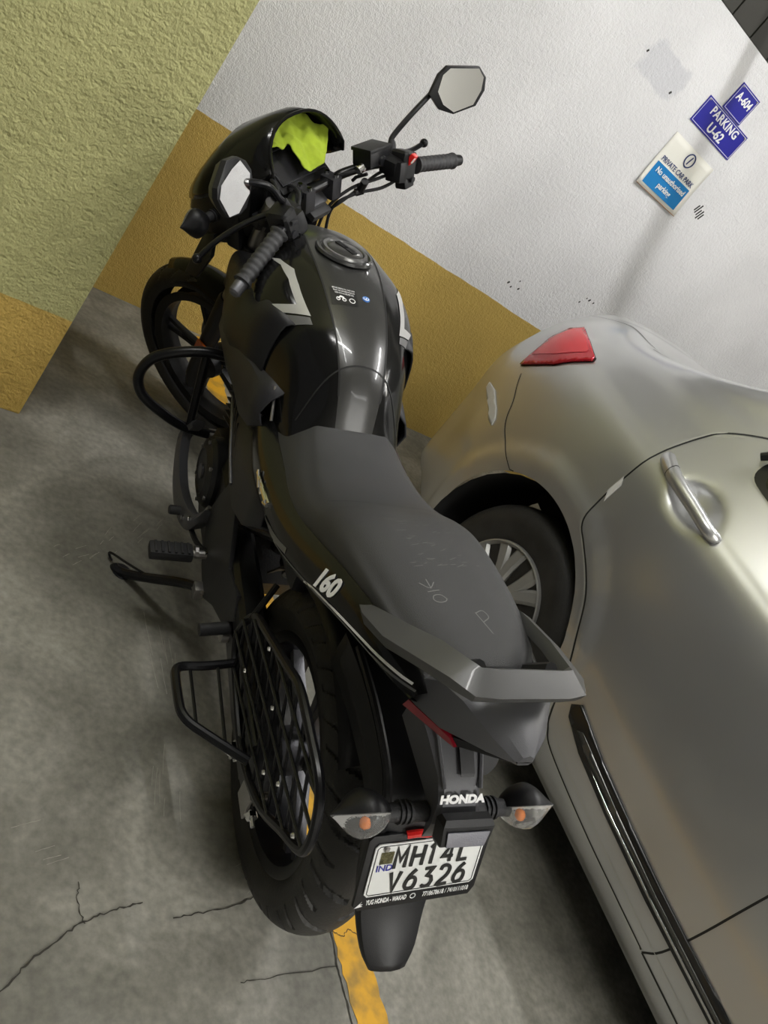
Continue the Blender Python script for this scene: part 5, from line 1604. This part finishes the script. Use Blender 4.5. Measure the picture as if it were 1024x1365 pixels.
# underbody and wheel wells
bm = bmesh.new(); box(bm, (CX, -.12, .26), (1.30, 3.7, .14), bev=.03); box(bm, (CX, -.15, .75), (1.20, 3.5, .5), bev=.05); C_('underbody', bm, M_TRIM)
for s in (0, 1):
    for yc, zc, r in ARC:
        bm = bmesh.new(); rws = []
        for x in (1.80, 1.805, 1.90, 2.10):
            rws.append([((x if s == 0 else 2 * CX - x), yc + (r - .002) * math.cos(math.pi * (i / 20 * 1.2 - .1)), zc + (r - .002) * math.sin(math.pi * (i / 20 * 1.2 - .1))) for i in range(21)])
        loft(bm, rws)
        C_('wheel_well', bm, mat('wheel_well_black', (.006, .006, .006), .8))
# arch lip
# wheels
M_HUB = mat('silver_wheel_cover', (0.30, 0.30, 0.29), 0.38, metal=.4, coat=.3)
for s in (0, 1):
    for yc, nm in ((1.285, 'rear'), (-1.285, 'front')):
        sg = 1 if s == 0 else -1
        X = lambda d: (1.83 + d) if s == 0 else 2 * CX - 1.83 - d
        T = Matrix.Translation((X(0), yc, .302)) @ (Matrix.Identity(4) if s == 0 else Matrix.Scale(-1, 4, (1, 0, 0)))
        bm = bmesh.new(); prof = [(.185, .010), (.196, .001), (.205, .0), (.235, -.008), (.268, -.006), (.288, .008), (.298, .028), (.303, .05), (.304, .10), (.303, .15), (.296, .175), (.27, .195), (.19, .185)]
        lathe(bm, prof, 80, axis='X'); bmesh.ops.transform(bm, matrix=T, verts=bm.verts)
        # tread blocks: shallow grooves
        ty = C_('car_tyre', bm, M_TYRE, sharp=40)
        bm = bmesh.new()
        lathe(bm, [(.188, .012), (.186, -.002), (.181, -.004), (.176, .006), (.165, .020), (.165, .05), (.0, .05)], 72, axis='X'); bmesh.ops.transform(bm, matrix=T, verts=bm.verts)
        wc = C_('wheel_cover', bm, M_HUB, ty, sharp=30)
        for k in range(7):
            a0 = 2 * math.pi * k / 7 + .22
            for sd in (-1, 1):
                rws = []
                for u in (0, .3, .6, .85, 1):
                    r = .03 + u * .148
                    a = a0 + sd * (.05 + .16 * u ** 1.2)
                    wdt = .013 + .012 * u
                    p = Vector((0, r * math.cos(a), r * math.sin(a))); t = Vector((0, -math.sin(a), math.cos(a)))
                    d = -.004 + .012 * u * u
                    rws.append([p + t * wdt + Vector((d + .004, 0, 0)), p + t * wdt * .6 + Vector((d - .004, 0, 0)), p - t * wdt * .6 + Vector((d - .004, 0, 0)), p - t * wdt + Vector((d + .004, 0, 0)), p - t * wdt + Vector((d + .03, 0, 0)), p + t * wdt + Vector((d + .03, 0, 0))])
                bm = bmesh.new(); loft(bm, rws, closed_v=True, cap0=True, cap1=True); bmesh.ops.transform(bm, matrix=T, verts=bm.verts)
                C_('wheel_spoke', bm, M_HUB, ty, sharp=30)
        bm = bmesh.new(); lathe(bm, [(.0, -.012), (.025, -.010), (.034, -.002), (.036, .03)], 24, axis='X'); bmesh.ops.transform(bm, matrix=T, verts=bm.verts); C_('wheel_cap', bm, M_HUB, ty)
# sidewall lettering on the near rear tyre, worn
for k, chx in enumerate('C-DRIVE  TUBELESS'):
    a = R(60 - k * 6.2)
    if chx == ' ': continue
    p = Vector((1.8215, 1.285 - .255 * math.cos(a - math.pi / 2 + math.pi / 2) * 1, .302 + .255 * math.sin(a)))
# door seams
def sm(name, pts, wd=.004, m=None, off=.0007):
    return C_(name, strip(CT, side(pts), RXP, wd, off, start=.2), m or M_SEAM, shell)
DS = [(1.04, 1.19), (1.12, 1.155), (1.19, 1.10), (1.215, 1.06), (1.235, .97), (1.235, .87), (1.235, .775), (1.225, .72), (1.205, .69), (1.165, .67), (1.10, .635), (1.04, .59), (.985, .52), (.945, .46), (.915, .41), (.88, .33), (.855, .30), (.80, .275), (.6, .258), (.45, .254), (.325, .252)]
sm('door_gap', DS, .005)
sm('door_edge_glint', [(y + .005, z - .002) for y, z in DS[2:]], .003, M_LIPC, .0013)  # pale strip painting the highlight along the door gap
sm('door_gap', [(.320, .25), (.300, .30), (.29, .42), (.285, .60), (.28, .80), (.28, .98), (.29, 1.05)], .005)
sm('door_gap', [(.320, .25), (0, .25), (-.4, .25), (-.75, .27), (-.80, .40), (-.80, .7), (-.78, .93)], .005)
sm('bumper_gap', [(1.80, .78), (1.77, .75), (1.73, .715), (1.70, .67), (1.66, .64), (1.58, .61), (1.52, .595)], .003)
sm('bumper_edge_glint', [(1.803, .777), (1.775, .747), (1.735, .712), (1.705, .667), (1.663, .637), (1.58, .606)], .0018, M_LIPC, .0009)  # pale strip painting the glint beside the bumper gap
# character line bulge along the lower doors and black side moulding with chrome
MD = [(.86, .40), (.84, .425), (.70, .40), (.55, .385), (.40, .375), (.20, .37), (0, .37), (-.3, .37), (-.6, .37), (-.6, .335), (-.3, .33), (0, .325), (.2, .325), (.40, .325), (.6, .335), (.75, .35), (.84, .375)]
d = decal(CT, side(MD), RXP, .003, .015, start=.2, flat=True)
md = C_('side_moulding', d, M_TRIM, solid=.006)
d = decal(CT, side([(.80, .378), (.78, .392), (.6, .372), (.40, .358), (.1, .352), (-.5, .352), (-.5, .342), (.1, .341), (.4, .345), (.6, .355), (.74, .367)]), RXP, .0075, .015, start=.2, flat=True)
C_('moulding_chrome', d, mat('satin_moulding', (.12, .12, .115), .25, metal=.8), md, solid=.002)
d = decal(CT, side([(.70, .361), (.60, .352), (.4, .342), (.1, .338), (-.5, .338), (-.5, .332), (.1, .332), (.4, .336), (.6, .345)]), RXP, .0079, .015, start=.2, flat=True)
C_('moulding_chrome', d, M_CHR, md, solid=.001)
sm('sill_line', [(.83, .305), (.7, .292), (.5, .285), (.2, .28), (-.2, .28), (-.7, .28)], .0018, M_LIPC, .001)
# side glass
WN = [(1.045, 1.075), (1.06, 1.10), (1.055, 1.13), (1.02, 1.185), (.90, 1.30), (.75, 1.375), (.50, 1.395), (.36, 1.395), (.34, 1.10), (.34, 1.055), (.60, 1.057), (.88, 1.06), (1.0, 1.065)]
def inset(l, k):
    cy = sum(a for a, b in l) / len(l); cz = sum(b for a, b in l) / len(l)
    return [(cy + (a - cy) * k, cz + (b - cz) * k) for a, b in l]
CWN = [(p.x, p.y) for p in catmull([(a, b, 0) for a, b in WN], 3, True)]
d = decal(CT, side(inset(CWN, 1.02)), RXP, .001, .03, start=.2); fr = C_('window_frame', d, M_LIPC, shell)
d = decal(CT, side(CWN), RXP, .003, .03, start=.2); C_('window_seal', d, M_TRIM, shell)
d = decal(CT, side(inset(CWN, .90)), RXP, .0045, .03, start=.2); C_('window_glass', d, M_GLS, shell)
WN2 = [(.22, 1.055), (.22, 1.39), (-.05, 1.38), (-.28, 1.33), (-.52, 1.18), (-.62, 1.06), (-.3, 1.05)]
d = decal(CT, side(WN2), RXP, .003, .04, start=.2); C_('window_seal', d, M_TRIM, shell)
d = decal(CT, side(inset(WN2, .9)), RXP, .0045, .04, start=.2); C_('window_glass', d, M_GLS, shell)
bm = bmesh.new(); tube(bm, [(1.868, 1.075, 1.118), (1.885, 1.04, 1.165), (1.91, .98, 1.225)], [.010, .013, .012], 10); C_('window_corner_trim', bm, M_TRIM, shell)
# windscreens
for nm, pts in (('rear_windscreen', [(2.12, 1.60, 1.4), (2.63, 1.66, 1.4), (3.14, 1.60, 1.4), (3.08, 1.22, 1.4), (2.63, 1.26, 1.4), (2.18, 1.22, 1.4)]), ('front_windscreen', [(2.08, -1.12, 1.4), (2.63, -1.18, 1.4), (3.18, -1.12, 1.4), (3.06, -.42, 1.4), (2.63, -.48, 1.4), (2.2, -.42, 1.4)])):
    d = decal(CT, pts, (0, 0, -1), .003, .04, up=(0, 1, 0), start=1.0); C_(nm, d, M_GLS, shell)
# boot lid seam and gutter
C_('boot_gap', strip(CT, [(2.07, 2.03, 1.3), (2.06, 1.95, 1.3), (2.035, 1.84, 1.3), (2.02, 1.74, 1.3), (2.03, 1.68, 1.3)], (0.15, 0, -1), .004, .0008, start=.6), M_SEAM, shell)
C_('boot_gap', strip(CT, [(2.0, 1.665, 1.3), (2.02, 1.63, 1.3), (2.06, 1.615, 1.3)], (0.1, 0, -1), .012, .0012, start=.6), M_SEAM, shell)
# tail lamp (right hand), wraps round the corner
TLW = [(1.828, 1.834, .791), (1.838, 1.834, .873), (1.850, 1.845, .913), (1.869, 1.836, .962), (1.887, 1.816, .992), (1.862, 1.73, .985), (1.840, 1.645, .972), (1.833, 1.637, .963), (1.820, 1.67, .925), (1.811, 1.713, .878), (1.818, 1.77, .835)]
lamp_dir = Vector((.80, -.55, -.1))
def lampd(l, off, th): return decal(CT, l, lamp_dir, off, .012, start=.25)
tl = C_('tail_lamp', lampd(TLW, .006, 0), mat('ruby_lens', (.38, .01, .02), .12, coat=.7), solid=.008)
cT = sum((Vector(p) for p in TLW), Vector()) / len(TLW)
C_('tail_lamp_seal', lampd([cT + (Vector(p) - cT) * 1.045 for p in TLW], .0015, 0), M_TRIM, tl)
cI = cT + Vector((.01, .0, .012))
C_('tail_lamp_inner', lampd([cI + (Vector(p) - cT) * .72 for p in TLW], .0115, 0), mat('ruby_inner', (.55, .012, .022), .15, coat=.8), tl)
# bumper corner reflector
d = decal(CT, [(1.849, 1.915, .669), (1.825, 1.843, .678), (1.806, 1.765, .655), (1.803, 1.735, .636), (1.802, 1.728, .614), (1.806, 1.762, .615), (1.813, 1.80, .632), (1.85, 1.915, .650)], lamp_dir, .002, .01, start=.25)
C_('bumper_corner_guard', d, mat('pale_bumper_guard', (.55, .55, .52), .4), solid=.004)
# white touch-up tape on the door gap
C_('tape', decal(CT, side([(1.238, .855), (1.222, .835), (1.222, .775), (1.240, .800)]), RXP, .0018, .01, start=.2), mat('white_tape', (.62, .62, .6), .5), shell)
# door handle: recess cup, grip
HX = 1.79
bm = bmesh.new(); rws = []
def hitx(y, z):
    h = CT.ray_cast(Vector((1.4, y, z)), Vector((1, 0, 0))); return h[0].x
bm = bmesh.new(); pp = catmull([(hitx(1.205, .962) - .004, 1.205, .962), (hitx(1.19, .961) - .018, 1.188, .961), (HX - .020, 1.12, .953), (HX - .018, 1.03, .944), (HX - .014, .965, .936), (HX + .010, .945, .934)], 5)
n_ = len(pp); tube(bm, pp, [.014] + [.0195] * 5 + [.0195 - .004 * i / (n_ - 8) for i in range(n_ - 8)] + [.013, .010], 14, flat=1.0, upv=(0, 0, 1))
hd = C_('door_handle', bm, M_CAR)
bm = bmesh.new(); q = pp[8]; tube(bm, [q + Vector((0, .001, 0)), q - Vector((0, .001, 0))], .0202, 14); C_('handle_gap', bm, M_SEAM, hd)
# near front door handle too
bm = bmesh.new(); pp = [(hitx(.20, .945) - .004, .20, .945), (hitx(.18, .945) - .026, .18, .945), (hitx(.0, .94) - .030, 0, .94), (hitx(-.03, .938) - .004, -.03, .938)]
tube(bm, catmull(pp, 4), .014, 12); C_('door_handle', bm, M_CAR)
# wing mirror and lamps at the front
bm = bmesh.new(); box(bm, (1.74, -.52, 1.03), (.19, .10, .13), bev=.035, seg=3); C_('door_mirror', bm, M_CAR)
for s in (0, 1):
    xx = 2.02 if s == 0 else 2 * CX - 2.02
    bm = bmesh.new(); box(bm, (xx, -2.17, .66), (.22, .12, .10), rot=(0, 0, R(20) * (1 if s else -1)), bev=.03, seg=3); C_('head_lamp', bm, M_CLR)
bm = bmesh.new(); box(bm, (CX, 2.262, .62), (.50, .012, .12), bev=.004); C_('rear_plate', bm, M_PLATE)
